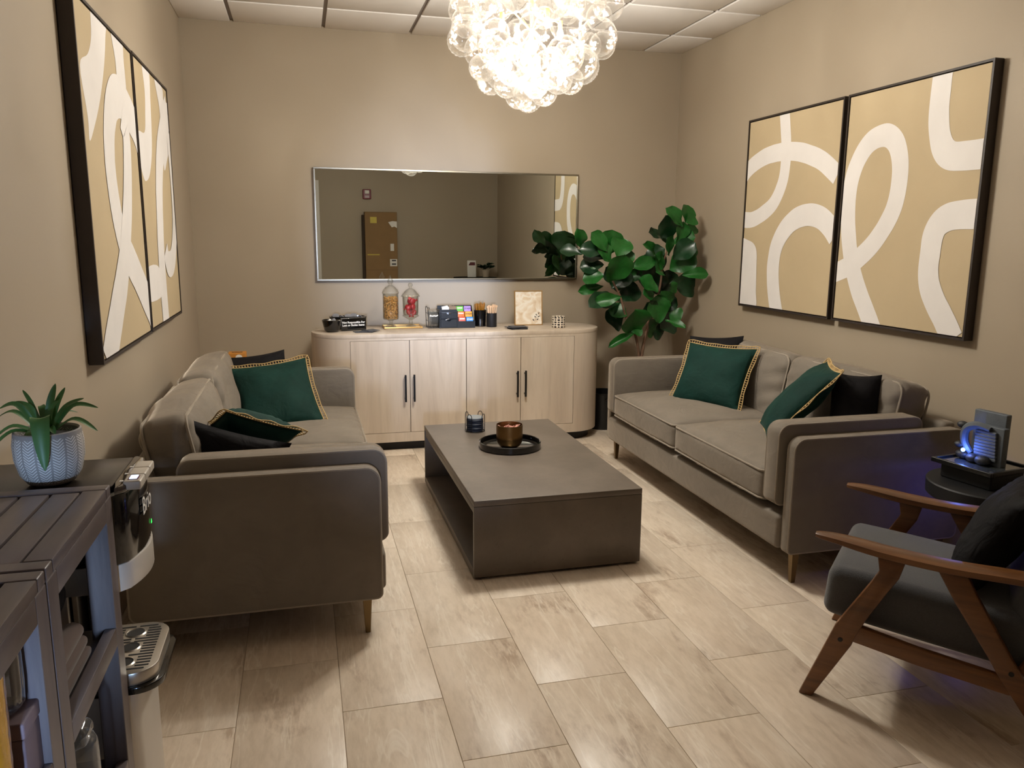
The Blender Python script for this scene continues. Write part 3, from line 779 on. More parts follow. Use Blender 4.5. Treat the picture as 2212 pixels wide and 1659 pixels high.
v = [(a * .86, b * .86, 0) for a, b in po] + [(a, b, .085) for a, b in po] + [(a, b, .085) for a, b in pi_] + [(a * .86, b * .86, .008) for a, b in pi_]
f = [tuple(range(n_ - 1, -1, -1))] + [(r * n_ + i, r * n_ + (i + 1) % n_, (r + 1) * n_ + (i + 1) % n_, (r + 1) * n_ + i) for r in range(3) for i in range(n_)] + [tuple(3 * n_ + i for i in range(n_))]
add('basin', (v, f), BLACK_GLOSS, tr_)
for i in range(10):
    tag(add('coffee_pod', lathe([(0, 0), (.016, 0), (.022, .024), (.024, .026), (0, .028)], 16), GREY_PL, None, (.29 + (-.08 + .04 * (i % 5)), 5.435 + .035 * (i // 5), Z0 + .052 + .008 * (i % 3)), (.5 * ((i * 7) % 3 - 1), .5 * ((i * 5) % 3 - 1), 0)), 'grey wrapped pod lying in the black rounded tray', 'pod', 'grey pods in the black tray')
sg = thing('notice_block', 'black notice block with white lettering about lost items', 'sign', (.318, 5.335, Z0), (0, 0, radians(14)))
add('block', rb(-.085, .085, -.012, .012, 0, .085, .003), BLACK_GLOSS, sg)
text('lettering', 'Not Responsible For\nLost or Stolen Items', PAPER, sg, .0182, basis((1, 0, 0), (0, 0, 1), (-.079, -.0128, .050)), .0003, .0007)
cards = thing('slate_coaster_pile', 'few dark slate squares fanned beside the notice block', 'coasters', (.39, 5.235, Z0))
for i, (x, y, a) in enumerate(((-.03, 0, .2), (.01, -.006, -.25), (.035, .008, .5))):
    add('slate_square', rb(-.045, .045, -.04, .04, .004 * i, .004 * i + .0038, .0015), SLATE, cards, (x, y, .0002), (0, 0, a))

def jar(label, loc, prof_body, prof_lid, name='apothecary_jar'):
    j = thing(name, label, 'jar', loc)
    add('body', lathe(prof_body, 40), JAR, j); add('lid', lathe(prof_lid, 40), JAR, j); return j
J1 = (.579, 5.45, Z0 + .008)
jar('tall clear glass footed jar full of pretzels', J1,
    [(0, 0), (.036, 0), (.036, .004), (.012, .014), (.010, .030), (.018, .044), (.050, .052), (.0535, .060), (.0535, .225), (.0505, .225), (.0505, .062), (.045, .056), (0, .056)],
    [(0.050, .222), (.056, .226), (.058, .232), (.050, .250), (.030, .272), (.012, .284), (.010, .292), (.018, .300), (.020, .312), (.010, .330), (.005, .345), (0, .350)])
J2 = (.716, 5.45, Z0 + .008)
jar('shorter clear glass footed jar of red wrapped candies', J2,
    [(0, 0), (.034, 0), (.034, .004), (.010, .016), (.013, .030), (.009, .042), (.030, .056), (.058, .072), (.050, .080), (.053, .100), (.056, .205), (.053, .205), (.050, .100), (.044, .080), (0, .070)],
    [(.054, .203), (.066, .206), (.062, .214), (.045, .232), (.030, .250), (.010, .262), (.008, .270), (.016, .280), (.014, .292), (.004, .300), (0, .301)])
pp = smooth_path([(-.012, -.008, 0), (-.004, .006, .002), (.008, .009, 0), (.010, 0, -.001), (.003, -.008, 0), (-.003, -.008, .001), (-.010, 0, 0), (-.008, .009, 0), (.004, .006, .001), (.012, -.008, 0)], 3)
PZ = mesh_of('pretzel', tube([p * 1.3 for p in pp], .0030, 5), PRETZ, ang=80)
rp = random.Random(5)
for i in range(120):
    lay = i // 10; a = i * 2.399963; r = .047 * math.sqrt(((i * 7) % 10 + .5) / 10) if i % 3 else .044
    r = min(r, .037)
    o = add('pretzel', PZ, None, None, (J1[0] + r * cos(a), J1[1] + r * sin(a), J1[2] + .068 + lay * .0112), (rp.uniform(-1.5, 1.5), rp.uniform(-1.5, 1.5), rp.uniform(0, 6)))
    tag(o, 'small baked pretzel among many in the tall glass jar', 'pretzel', 'pretzels in the tall jar')
CM = mesh_of('candy', MB().add(sphere(.023, 14, 10, 1, 1, .62)).add(tube([(-.033, 0, 0), (-.024, 0, 0), (-.016, 0, 0)], [.011, .004, .005], 8)).add(tube([(.033, 0, 0), (.024, 0, 0), (.016, 0, 0)], [.011, .004, .005], 8)), RED)
for i, (x, y, z) in enumerate(((-.022, -.015, .098), (.022, -.012, .096), (0, .022, .100), (-.024, -.008, .132), (.020, -.020, .136), (.006, .020, .140), (.016, -.016, .172), (-.006, .010, .178))):
    tag(add('wrapped_candy', CM, None, None, (J2[0] + x * .8, J2[1] + y * .8, J2[2] + z), (.3 * i, 1.2 + .8 * i, i * 1.1)), 'red wrapped candy inside the shorter glass jar', 'candy', 'red candies in the shorter jar')
tray = thing('serving_tray', 'cream rectangular tray with gilt rim under the glass jars', 'tray', (.655, 5.45, Z0))
add('plate', rb(-.125, .125, -.078, .078, 0, .006, .002), plain('cream_tray', '#d9c7a6', .35, coat=.3), tray)
rim = MB()
for r in ((-.128, .128, -.082, -.076), (-.128, .128, .076, .082), (-.131, -.125, -.082, .082), (.125, .131, -.082, .082)): rim.add(rb(*r, .002, .013, .0015))
add('rim', rim, GOLD, tray)
lh = thing('lid_holder', 'black wire rack of clear cup lids left of the tea organiser', 'rack', (.868, 5.42, Z0))
wr_ = MB()
for y in (-.05, .05):
    wr_.add(tube([(-.04, y, .002), (-.045, y, .14), (-.038, y, .146), (-.032, y, .13)], .002, 6)).add(tube([(-.04, y, .002), (.04, y, .002)], .002, 6)).add(tube([(.04, y, .002), (.042, y, .10)], .002, 6))
for z in (.002, .05, .10, .14): wr_.add(tube([(-.043, -.05, z), (-.043, .05, z)], .0016, 6))
for x in (-.02, 0, .02): wr_.add(tube([(x, -.05, .002), (x, .05, .002)], .0016, 6))
add('wire_frame', wr_, BLACK_METAL, lh)
LDM = mesh_of('cup_lid', lathe([(0, .010), (.040, .010), (.044, 0), (.055, 0), (.055, .004), (.046, .004), (.042, .013), (0, .013)], 28), CLEAR)
for i in range(9):
    tag(add('cup_lid', LDM, None, None, (.868 - .03 + .0066 * i, 5.42 + .006 * sin(i), Z0 + .063 + .003 * sin(i * 1.7)), (0, radians(84), 0)), 'clear plastic cup lid standing in the black wire rack', 'lid', 'clear lids in the wire rack')
og = thing('tea_organiser', 'black drawer organiser holding tea bags and sachets', 'organiser', (1.025, 5.42, Z0))
ob = MB().add(box(-.125, -.118, -.07, .07, 0, .125)).add(box(-.003, .003, -.07, .07, 0, .118)).add(box(.118, .125, -.07, .07, 0, .05)).add(box(-.118, -.003, .063, .07, 0, .145)).add(box(.003, .125, .063, .07, 0, .145)).add(box(-.118, -.003, -.06, .063, .002, .008)).add(box(-.118, -.003, -.066, .063, .062, .066)).add(box(-.118, -.003, -.070, -.062, .108, .128))
ob.add(([(.118, -.02, .05), (.125, -.02, .05), (.125, .07, .05), (.118, .07, .05), (.118, .05, .145), (.125, .05, .145), (.125, .07, .145), (.118, .07, .145)], box(0, 1, 0, 1, 0, 1)[1]))
for k in range(3):
    y = -.07 + .042 * k; z = .045 + .034 * k
    ob.add(box(.003, .118, y, y + .045, 0, z - .012))
ob.add(box(.003, .118, -.074, -.068, 0, .046))
add('case', ob, BLACK_PLASTIC, og, smooth=False)
for z0, z1 in ((.010, .060), (.068, .106)):
    fpts = [(-.116, z0), (-.005, z0), (-.005, z1)] + [(-.0605 + .016 * cos(radians(a)), z1 + .012 * -sin(radians(a))) for a in range(0, 181, 30)] + [(-.116, z1)]
    add('drawer', prism(fpts, -.074, -.064, 'y'), BLACK_PLASTIC, og, smooth=False)
add('foil_tab', rb(-.062, -.036, -.0765, -.0745, .094, .098, .001, 1), SILVER, og, rot=(0, -.35, 0), loc=(.008, 0, -.012))
tea = ['#c05a4a', '#2f7fc0', '#d86a28', '#d9952c', '#5fae3c', '#a482c8']
names_ = ['brick red', 'bright blue', 'deep orange', 'amber yellow', 'leaf green', 'lilac']
for i, h in enumerate(tea):
    k, s = i // 2, i % 2
    tm = thing('tea_sachet', names_[i] + ' tea sachet standing in the black drawer organiser', 'sachet', (1.025 + .034 + .054 * s, 5.42 - .058 + .042 * k, Z0 + .034 + .034 * k), (radians(-14), 0, 0), 'tea sachets in the organiser')
    add('sachet', rbox(.050, .022, .040, .004, 2), plain('tea_paper_' + names_[i].replace(' ', '_'), h, .5), tm, (0, 0, .02))
    if i in (1, 3, 5): text('lettering', 'STASH', PAPER if i == 1 else plain('dark_ink_' + str(i), '#3a2450' if i == 5 else '#5a3410', .6), tm, .0148, basis((1, 0, 0), (0, 0, 1), (-.0205, -.0116, .017)), .0003, .0004)
    else: add('printed_band', rb(-.018, .018, -.0122, -.0112, .022, .030, .0005, 1), PAPER, tm, smooth=False)
for i in range(6):
    tag(add('sugar_packet', rbox(.05, .006, .05, .002, 1), PAPER, None, (.945 + .002 * i, 5.375 + .013 * i, Z0 + .118 + .002 * (i % 2)), (radians(-12), radians(6 - 3 * i), radians(3 * i))), 'white sugar packet standing in the top of the organiser', 'packet', 'white packets on the organiser')
    tag(add('brown_packet', rbox(.05, .006, .05, .002, 1), plain('brown_packet_paper', '#7a6752', .7), None, (1.000, 5.372 + .013 * i, Z0 + .119 + .003 * (i % 2)), (radians(-10), radians(4 * i - 10), 0)), 'brown sugar packet standing in the top of the organiser', 'packet', 'brown packets on the organiser')
c1 = thing('textured_cup', 'black hammered cup of amber sugar sticks', 'cup', (1.205, 5.44, Z0))
def hammered(r0, r1, h, n=48, m=16):
    vs, fs = lathe([(0, 0)] + [(r0 + (r1 - r0) * i / m, h * i / m) for i in range(m + 1)] + [(r1 - .003, h), (r0 - .004, .006), (0, .006)], n)
    vs2 = []
    for x, y, z in vs:
        r = math.hypot(x, y)
        if r > .01 and 0 < z < h and r > r0 - .001:
            k = 1 + .022 * sin(math.atan2(y, x) * 16 + (z / h * 8) * pi) * sin(z / h * 8 * pi); x *= k; y *= k
        vs2.append((x, y, z))
    return vs2, fs
add('cup', hammered(.040, .044, .115), BLACK_GLOSS, c1)
SS = mesh_of('sugar_stick', MB().add(tube([(0, 0, 0), (0, 0, .09)], .002, 6)).add(tube([(0, 0, .085), (0, 0, .10), (0, 0, .135), (0, 0, .145)], [.003, .007, .008, .004], 8)), AMBER)
for i in range(13):
    a = i * 2.4; r = .030 * math.sqrt((i + .5) / 13)
    tag(add('sugar_stick', SS, None, None, (1.205 + r * .7 * cos(a), 5.44 + r * .7 * sin(a), Z0 + .012 + .005 * (i % 3)), (-.12 * sin(a), .12 * cos(a), 0)), 'amber rock-sugar stick standing in the black hammered cup', 'sugar stick', 'sugar sticks in the hammered cup')
c2 = thing('smooth_cup', 'smooth black cup of wooden stir sticks beside the hammered cup', 'cup', (1.275, 5.385, Z0))
add('cup', lathe([(0, 0), (.034, 0), (.036, .003), (.036, .097), (.033, .097), (.032, .006), (0, .006)], 40), BLACK_MATTE, c2)
ST = mesh_of('stir_stick', prism([(-.004, 0), (.004, 0), (.004, .125)] + [(.0085 * cos(radians(a)), .132 + .0085 * sin(radians(a))) for a in range(-20, 201, 22)] + [(-.004, .125)], -.0008, .0008, 'y'), STICKW)
for i in range(14):
    a = i * 2.4; r = .026 * math.sqrt((i + .5) / 14)
    tag(add('stir_stick', ST, None, None, (1.275 + r * .6 * cos(a), 5.385 + r * .6 * sin(a), Z0 + .008 + .004 * (i % 3)), (-.16 * sin(a), .16 * cos(a), .4 * ((i % 5) - 2))), 'pale wooden stir stick in the smooth black cup', 'stir stick', 'stir sticks in the smooth cup')
st2 = thing('dark_card_stack', 'loose stack of dark napkins in front of the gilt picture', 'napkins', (1.42, 5.225, Z0))
for i, (x, y, a) in enumerate(((0, 0, .1), (.012, .004, -.2), (-.014, .003, .35), (.004, -.004, .05))):
    add('napkin', rb(-.058, .058, -.05, .05, .0045 * i, .0045 * i + .0042, .002), SLATE, st2, (x, y, .0002), (0, 0, a))
pc = thing('small_picture', 'small gilt framed pale abstract picture standing on the sideboard', 'picture', (1.560, 5.44, Z0), (radians(-4), 0, 0))
def m_print():
    t = NT('cream_abstract_print'); c = t.coords()
    n1 = t.noise(t.mapping(c, (0, .5, 0), (11, 4, 13)), 1.2, 4, .5, .9)
    col = t.ramp(n1, [(.30, lin('#dcc6a8')), (.46, lin('#efe2cf')), (.56, lin('#f9f4ea')), (.68, lin('#e6d3b8'))])
    t.principled(col=col, rough=.35, coat=.3); return t.m
PW, PH = .205, .245
add('print', box(-PW / 2 + .004, PW / 2 - .004, -.006, .004, .004, PH - .004), m_print(), pc, smooth=False)
fr = MB()
for r in ((-PW / 2, PW / 2, 0, .005), (-PW / 2, PW / 2, PH - .005, PH), (-PW / 2, -PW / 2 + .005, .005, PH - .005), (PW / 2 - .005, PW / 2, .005, PH - .005)): fr.add(box(r[0], r[1], -.010, .006, r[2], r[3]))
add('frame', fr, GOLD, pc, smooth=False)
sprig = MB().add(tube([(.040, -.0062, .022), (.055, -.0062, .045), (.068, -.0062, .075)], .0007, 5))
for (x, z, a, l) in ((.040, .030, 2.2, .016), (.060, .035, .6, .016), (.052, .052, 2.0, .014), (.068, .056, .5, .018), (.060, .068, 2.0, .012), (.073, .078, 1.1, .013)):
    pts = [(x + l * (.5 + .5 * cos(t_)) * cos(a) - .0035 * sin(t_) * sin(a), z + l * (.5 + .5 * cos(t_)) * sin(a) + .0035 * sin(t_) * cos(a)) for t_ in [2 * pi * i / 10 for i in range(10)]]
    sprig.add(prism(pts, -.0068, -.0061, 'y'))
add('printed_sprig', sprig, BLACK_MATTE, pc, smooth=False)
def m_dots():
    t = NT('black_dots_on_cream'); c = t.coords()
    s = t.n('ShaderNodeSeparateXYZ', {0: c})
    an = t.math('MULTIPLY', t.math('ARCTAN2', s.outputs[1], s.outputs[0]), 12 / (2 * pi))
    z = t.math('MULTIPLY', s.outputs[2], 62.0)
    fa = t.math('SUBTRACT', t.math('FRACT', t.math('ADD', an, 100.0)), .5); fz = t.math('SUBTRACT', t.math('FRACT', z), .5)
    ck = t.math('MULTIPLY', t.math('FRACT', t.math('MULTIPLY', t.math('ADD', t.math('FLOOR', z), t.math('FLOOR', t.math('ADD', an, 100.0))), .5)), .18)
    d = t.math('SQRT', t.math('ADD', t.math('POWER', fa, 2.0), t.math('POWER', t.math('MULTIPLY', fz, 1.05), 2.0)))
    m = t.math('LESS_THAN', d, t.math('ADD', .30, ck))
    t.principled(col=t.mix(m, lin('#ddd2c2'), lin('#141012')), rough=.3); return t.m
cd = thing('patterned_candle', 'white candle pot with a black spotted print at the sideboard end', 'candle', (1.722, 5.245, Z0))
add('pot', lathe([(0, 0), (.043, 0), (.046, .003), (.046, .080), (.043, .080), (.042, .066), (0, .066)], 48), m_dots(), cd)
add('wax', lathe([(0, .068), (.0415, .067)], 32), plain('cream_wax', '#e3d8c8', .5), cd, recalc=False)
add('wick', tube([(0, 0, .067), (.001, 0, .078)], .001, 5), BLACK_MATTE, cd)

# ------------------------------------------------------------------ things on the coffee table
Z1 = TZ + .0005
hd = thing('coaster_holder', 'black wire coaster holder on the coffee table', 'holder', (.893, 4.165, Z1))
wm = MB()
ring = [(.054 * cos(2 * pi * i / 32), .054 * sin(2 * pi * i / 32), .003) for i in range(32)]
wm.add(tube(ring, .002, 6, True))
for a in (0, 90, 180, 270):
    c_, s_ = cos(radians(a + 45)), sin(radians(a + 45))
    p = [(.054 * c_ - .014 * s_, .054 * s_ + .014 * c_, .003), (.054 * c_ - .014 * s_, .054 * s_ + .014 * c_, .085), (.056 * c_, .056 * s_, .102), (.054 * c_ + .014 * s_, .054 * s_ - .014 * c_, .085), (.054 * c_ + .014 * s_, .054 * s_ - .014 * c_, .003)]
    wm.add(tube(smooth_path(p, 5), .002, 6))
wm.add(tube([(-.054, 0, .003), (.054, 0, .003)], .002, 6)).add(tube([(0, -.054, .003), (0, .054, .003)], .002, 6))
add('wire_frame', wm, BLACK_METAL, hd)
CO = mesh_of('coaster', lathe([(0, 0), (.045, 0), (.047, .002), (.047, .0065), (.045, .0085), (0, .0085)], 36), NAVY)
CT = mesh_of('coaster', lathe([(0, 0), (.045, 0), (.047, .002), (.047, .0065), (.045, .0085), (0, .0085)], 36), plain('grey_coaster', '#7d8284', .5))
for i in range(7):
    o = add('coaster', CT if i == 6 else CO, None, None, (.893 + .001 * sin(i * 2), 4.165 + .001 * cos(i * 3), Z1 + .0055 + .0112 * i))
    if i == 6: tag(o, 'pale grey round coaster topmost in the wire holder', 'coaster', 'coasters in the wire holder')
    else: tag(o, 'navy round coaster stacked under the grey one in the holder', 'coaster', 'coasters in the wire holder')
td = tag(add('round_tray', lathe([(0, 0), (.150, 0), (.157, .004), (.158, .034), (.154, .036), (.151, .034), (.150, .010), (.144, .006), (0, .006)], 64), BLACK_GLOSS, None, (.995, 3.785, Z1)), 'round black glossy tray on the coffee table', 'tray')
vs_ = thing('brass_vessel', 'brushed brass round-bottomed pot standing on the black tray', 'pot', (.985, 3.76, Z1 + .007))
add('bowl', lathe([(0, 0), (.035, 0), (.052, .010), (.064, .030), (.067, .055), (.067, .120), (.0645, .120), (.0645, .056), (.05, .016), (0, .008)], 56), BRASS, vs_)
XM = mesh_of('crystal', ([(0, 0, -.02), (.013, 0, 0), (.004, .012, .002), (-.011, .007, -.002), (-.011, -.008, .003), (.004, -.012, -.001), (.002, 0, .026)], [(0, 2, 1), (0, 3, 2), (0, 4, 3), (0, 5, 4), (0, 1, 5), (6, 1, 2), (6, 2, 3), (6, 3, 4), (6, 4, 5), (6, 5, 1)]), PINKX, smooth=False)
for i in range(11):
    a = i * 2.4; r = .050 * math.sqrt((i + .4) / 11)
    tag(add('pink_crystal', XM, None, None, (.985 + r * cos(a), 3.76 + r * sin(a), Z1 + .100 + .004 * (i % 3)), (.7 * sin(i), .8 * cos(i * 2), i)), 'rough pink crystal heaped in the brass pot', 'crystal', 'pink crystals in the brass pot')

# ------------------------------------------------------------------ wooden armchair
BK = Vector((.69, -.72, 0)).normalized(); SDv = Vector((.72, .69, 0)).normalized()
chair = thing('armchair', 'wooden-armed lounge chair with blue-grey cushions, nearest the viewer', 'chair')
chair.matrix_world = Matrix(((BK.x, SDv.x, 0, 1.48), (BK.y, SDv.y, 0, 1.955), (0, 0, 1, 0), (0, 0, 0, 1)))
# local: x backwards, y towards the far arm, z up
CW = .57
def board(outline, y, th, bev=.006): return prism(outline, y - th / 2, y + th / 2, 'y')
for s, y in ((0, 0), (1, CW)):
    arm = MB(); n = 18
    path = [(-.005, .525), (.06, .522), (.2, .508), (.36, .502), (.55, .508), (.72, .498)]
    P = smooth_path([(a, 0, b) for a, b in path], 5); m = len(P); vs = []; fs = []
    for i, p in enumerate(P):
        t = i / (m - 1)
        w = .012 + .024 * min(1, t / .35) ** .7 - .006 * max(0, t - .75); hgt = .007 + .008 * min(1, t / .3)
        for (a, b) in ((-1, -.55), (-.55, -1), (.55, -1), (1, -.55), (1, .55), (.55, 1), (-.55, 1), (-1, .55)):
            vs.append((p.x, y + a * w, p.z + b * hgt))
    for i in range(m - 1):
        for k in range(8): fs.append((i * 8 + k, i * 8 + (k + 1) % 8, i * 8 + 8 + (k + 1) % 8, i * 8 + 8 + k))
    fs += [tuple(range(8)), tuple((m - 1) * 8 + k for k in range(8))]
    add('armrest', (vs, fs), WALNUT, chair, ang=40)
    fl_ = [(-.018, 0), (.022, 0), (.122, .20), (.132, .235), (.160, .30), (.205, .39), (.232, .44), (.245, .495), (.170, .495), (.178, .45), (.155, .405), (.072, .255)]
    l1 = add('front_leg', board(fl_, y, .030), WALNUT, chair, bevel=.005)
    rl_ = [(.325, .49), (.400, .49), (.425, .44), (.520, .285), (.565, .215), (.690, 0), (.655, 0), (.500, .215), (.470, .265), (.375, .405)]
    l2_ = add('rear_leg', board(rl_, y, .030), WALNUT, chair, bevel=.005)
    rail = [(.105, .235), (.115, .268), (.30, .240), (.52, .218), (.545, .180), (.53, .168), (.30, .188), (.12, .212)]
    add('side_rail', board(rail, y, .024), WALNUT, chair, bevel=.004)
    o = -1 if s == 0 else 1
    for lg, (bx, bz) in ((l1, (.090, .212)), (l2_, (.528, .235))):
        add('bolt', tube([(bx, y + o * .0145, bz), (bx, y + o * .0165, bz)], .007, 16), BLACK_METAL, lg)
for x, z in ((.115, .225), (.53, .19)): add('cross_rail', rb(x - .018, x + .018, .015, CW - .015, z - .022, z + .022, .005), WALNUT, chair)
tlt = math.atan2(.034, .45)
sc_ = add('seat_cushion', rbox(.56, CW - .075, .155, .034, 4, 10, (0, 0, .014)), SEATFAB, chair, (.305, CW / 2, .315), (0, tlt, 0), ang=60)
add('piping', tube([(a, b, -.05) for a, b in rrect(-.277, .277, -.243, .243, .05, 6)], .004, 6, True), SEATFAB, sc_)
add('back_cushion', rbox(.13, CW - .085, .50, .055, 4, 10, (.025, 0, 0)), SEATFAB, chair, (.66, CW / 2, .53), (0, radians(24), 0), ang=60)
for y in (.03, CW - .03):
    add('back_post', tube([(.55, y, .22), (.66, y, .45), (.80, y, .78)], .014, 10), WALNUT, chair)
for k in range(4):
    x = .63 + .05 * k; z = .36 + .12 * k
    add('back_slat', tube([(x + .035, .03, z), (x + .035, CW - .03, z)], .011, 8), WALNUT, chair)
Mc = chair.matrix_world
def on_chair(x, y, z): return Mc @ Vector((x, y, z))
pv = on_chair(.46, .27, .535)
pu = (SDv * .20 + BK * .02); pvv = (BK * .085 + Vector((0, 0, .175)))
pillow_obj('black furry pillow leaning on the wooden armchair back', pv, pu, pvv, .15, BLACK_FUR, False, 9)

# ------------------------------------------------------------------ side table with fountain
TC = (2.492, 2.315)
rt = thing('side_table', 'round black side table between the sofa and the armchair', 'table', (TC[0], TC[1], 0))
add('top', lathe([(0, .440), (.208, .440), (.216, .447), (.218, .495), (.214, .50), (0, .50)], 56), BLACK_MATTE, rt)
add('pedestal', lathe([(.03, .02), (.022, .06), (.022, .43), (.06, .440)], 24), BLACK_METAL, rt)
add('base', lathe([(0, 0), (.15, 0), (.15, .012), (.03, .025), (0, .025)], 40), BLACK_METAL, rt)
ft_ = thing('tabletop_fountain', 'small grey slab water fountain glowing blue on the round table', 'fountain', (2.472, 2.345, .5005), (0, 0, radians(8)))
# local: -x faces the viewer, slab along y
add('base_box', rb(-.085, .095, -.105, .105, 0, .062, .006), BLACK_MATTE, ft_)
rm = MB()
for r in ((-.118, -.104, -.125, .125), (.104, .118, -.125, .125), (-.104, .104, -.125, -.111), (-.104, .104, .111, .125)): rm.add(rb(r[0], r[1], r[2], r[3], .058, .076, .003))
add('tray_rim', rm, BLACK_PLASTIC, ft_)
add('tray_floor', box(-.108, .108, -.115, .115, .060, .066), GREYSTONE, ft_, smooth=False)
add('water', box(-.104, .104, -.111, .111, .066, .069), JAR, ft_, smooth=False)
add('tall_slab', rb(.040, .068, -.050, .082, .066, .262, .004), GREYSTONE, ft_)
add('short_slab', rb(.010, .0395, -.068, .030, .066, .215, .004), GREYSTONE, ft_)
sw = MB()
for i in range(9):
    a = radians(200 - i * 20); sw.add(rb(-.002, .012, -.052 + .001 * i, .04, .085 + .0125 * i, .097 + .0125 * i, .003))
add('ribbed_face', sw, GREYSTONE, ft_)
spt = smooth_path([(-.004, .045, .10), (-.006, .075, .14), (-.008, .072, .19), (-.004, .03, .212), (0, -.02, .205)], 5)
add('curl_spout', tube(spt, [.010 + .006 * sin(pi * i / (len(spt) - 1)) for i in range(len(spt))], 8), GREYSTONE, ft_)
for (y, z, r) in ((.085, .085, .020), (.10, .120, .016), (.095, .20, .017), (.075, .083, .018), (-.01, .084, .024), (.03, .084, .022)):
    add('rock', sphere(r, 10, 8, 1, 1.3, .8), ROCK, ft_, (-.012 if y < .05 else .0, y, z))
LED = m_emit('blue_led', (.12, .25, 1.0), 9.0)
add('led', sphere(.008, 12, 8), LED, ft_, (-.022, .066, .108))
for nm, loc, e, r_ in (('led_light', (-.038, .050, .120), .35, .006),):
    ld = bpy.data.lights.new(nm, 'POINT'); ld.energy = e; ld.color = (.10, .22, 1.0); ld.shadow_soft_size = r_
    lo = bpy.data.objects.new(nm, ld); COL.objects.link(lo); lo.parent = ft_; lo.location = loc
cdm = tube(smooth_path([(.10, -.10, .03), (.14, -.14, .02), (.17, -.10, .035), (.19, -.16, .006)], 6), .004, 6)
add('cord', cdm, BLACK_PLASTIC, ft_)
pk = add('added_glow_puck', lathe([(0, .424), (.026, .424), (.03, .428), (.03, .4398), (0, .4398)], 24), BLACK_PLASTIC, rt, (.03, .13, 0))  # unseen glowing puck, added under the tabletop as a source for the blue glow
add('added_glow_lens', lathe([(0, .4215), (.018, .4225), (.018, .424), (0, .424)], 20), LED, pk)
ld = bpy.data.lights.new('added_glow_light', 'POINT'); ld.energy = .55; ld.color = (.12, .12, 1.0); ld.shadow_soft_size = .012  # added lamp that throws blue onto the sofa side
lo = bpy.data.objects.new('added_glow_light', ld); COL.objects.link(lo); lo.parent = rt; lo.location = (.03, .13, .404)

# ------------------------------------------------------------------ water dispenser
DP = thing('water_dispenser', 'black and silver water dispenser beside the slatted console', 'dispenser', (-.53, 1.848, 0))
dy0, dy1, dxb, dxf, dzt = -.128, .128, -.165, .172, .885
def frontc(xf, bul, inset=0.0, n=14, r=.03):
    """plan outline with a bulged front at +x"""
    p = []
    for i in range(n + 1):
        t = -1 + 2 * i / n; p.append((xf - bul * t * t - (.012 if abs(t) == 1 else 0), t * (dy1 - inset)))
    return [(dxb, dy0 + inset)] + p + [(dxb, dy1 - inset)]
add('body', MB().add(prism(frontc(.158, .022), .02, .428)).add(prism([(dxb, dy0), (.03, dy0), (.03, dy1), (dxb, dy1)], .428, .655)), SILVER_PL, DP, bevel=.004)
add('alcove', MB().add(box(.031, .036, dy0 + .01, dy1 - .01, .43, .655)).add(tube([(.045, -.01, .48), (.045, -.01, .655)], .012, 12)), BLACK_GLOSS, DP)
add('head', prism(frontc(dxf, .030), .715, .868), BLACK_GLOSS, DP, bevel=.004)
add('silver_band', prism(frontc(dxf + .003, .034, -.001), .655, .7155), SILVER_PL, DP, bevel=.003)
for y in (-.045, .045): add('spout', lathe([(0, .628), (.011, .628), (.013, .656)], 16), BLACK_PLASTIC, DP, (.10, y, 0))
add('lid', prism([(dxb, dy0), (.112, dy0), (.128, dy0 + .035), (.128, dy1), (dxb, dy1)], .868, dzt - .003), DARK_LID, DP, bevel=.003)
cp = frontc(dxf - .002, .022)[1:-1]
add('front_cap', prism(cp + [(.129, dy1 - .004), (.129, dy0 + .046), (.136, dy0 + .012)], .868, dzt), plain('glossy_umber_cap', '#3a3028', .14, coat=.6), DP, bevel=.004)
for i in range(3):
    yc = -.078 + .054 * i
    b_ = add('button', rb(.149, .184, yc - .0262, yc + .0262, dzt - .014, dzt + .006, .004, 3), SILVER_PL, DP)
    add('icon', box(.138, .145, yc - .004, yc + .004, dzt, dzt + .0005), PAPER, DP, smooth=False)
    if i == 0: add('lit_key', rb(.159, .174, yc - .012, yc + .012, dzt + .0055, dzt + .0085, .001, 1), m_emit('lit_white_key', (.55, .7, 1.0), 2.5), b_); add('key_ring', rb(.156, .177, yc - .015, yc + .015, dzt + .0052, dzt + .0068, .001, 1), plain('magenta_ring', '#5d1638', .3), b_)
text('brand_lettering', 'Brio', PAPER, DP, .056, basis((0, 1, 0), (0, 0, 1), (dxf + .0012, -.05, .795)), .0004, .0, 'LEFT')
add('indicator', prism([(-.005, 0), (.005, 0), (0, .010)], -.0008, 0, 'y'), m_emit('green_indicator', (.05, 1., .12), 1.6), DP, loc=(dxf - .0018, .045, .745), rot=(0, 0, radians(90)))
tyo = rrect(.035, .186, dy0 + .006, dy1 - .004, (.02, .055, .055, .02), 8)
dt = add('drip_tray', prism(tyo, .432, .463), SILVER, DP, bevel=.003)
add('tray_lip', prism(rrect(.030, .198, dy0 + .0, dy1 + .004, (.02, .06, .06, .02), 8), .415, .4318), BLACK_GLOSS, DP, bevel=.003)
sl = MB()
for i in range(17):
    y = dy0 + .028 + .0127 * i
    near = min(abs(y - q) for q in (-.070, .0, .070))
    gap = .026 if near < .024 else .004
    sl.add(box(.062, .112 - gap, y - .0026, y + .0026, .4630, .4638)); sl.add(box(.112 + gap, .168 - max(0, abs(y) - .085) * .6, y - .0026, y + .0026, .4630, .4638))
add('grille_slots', sl, BLACK_MATTE, dt, smooth=False)
for y in (-.070, .0, .070):
    add('cup_ring', lathe([(.019, .4632), (.021, .4655), (.024, .4632)], 28), SILVER, dt, (.112, y, 0))
    add('cup_hole', lathe([(0, .4634), (.0195, .4636)], 28), BLACK_MATTE, dt, (.112, y, 0), recalc=False)
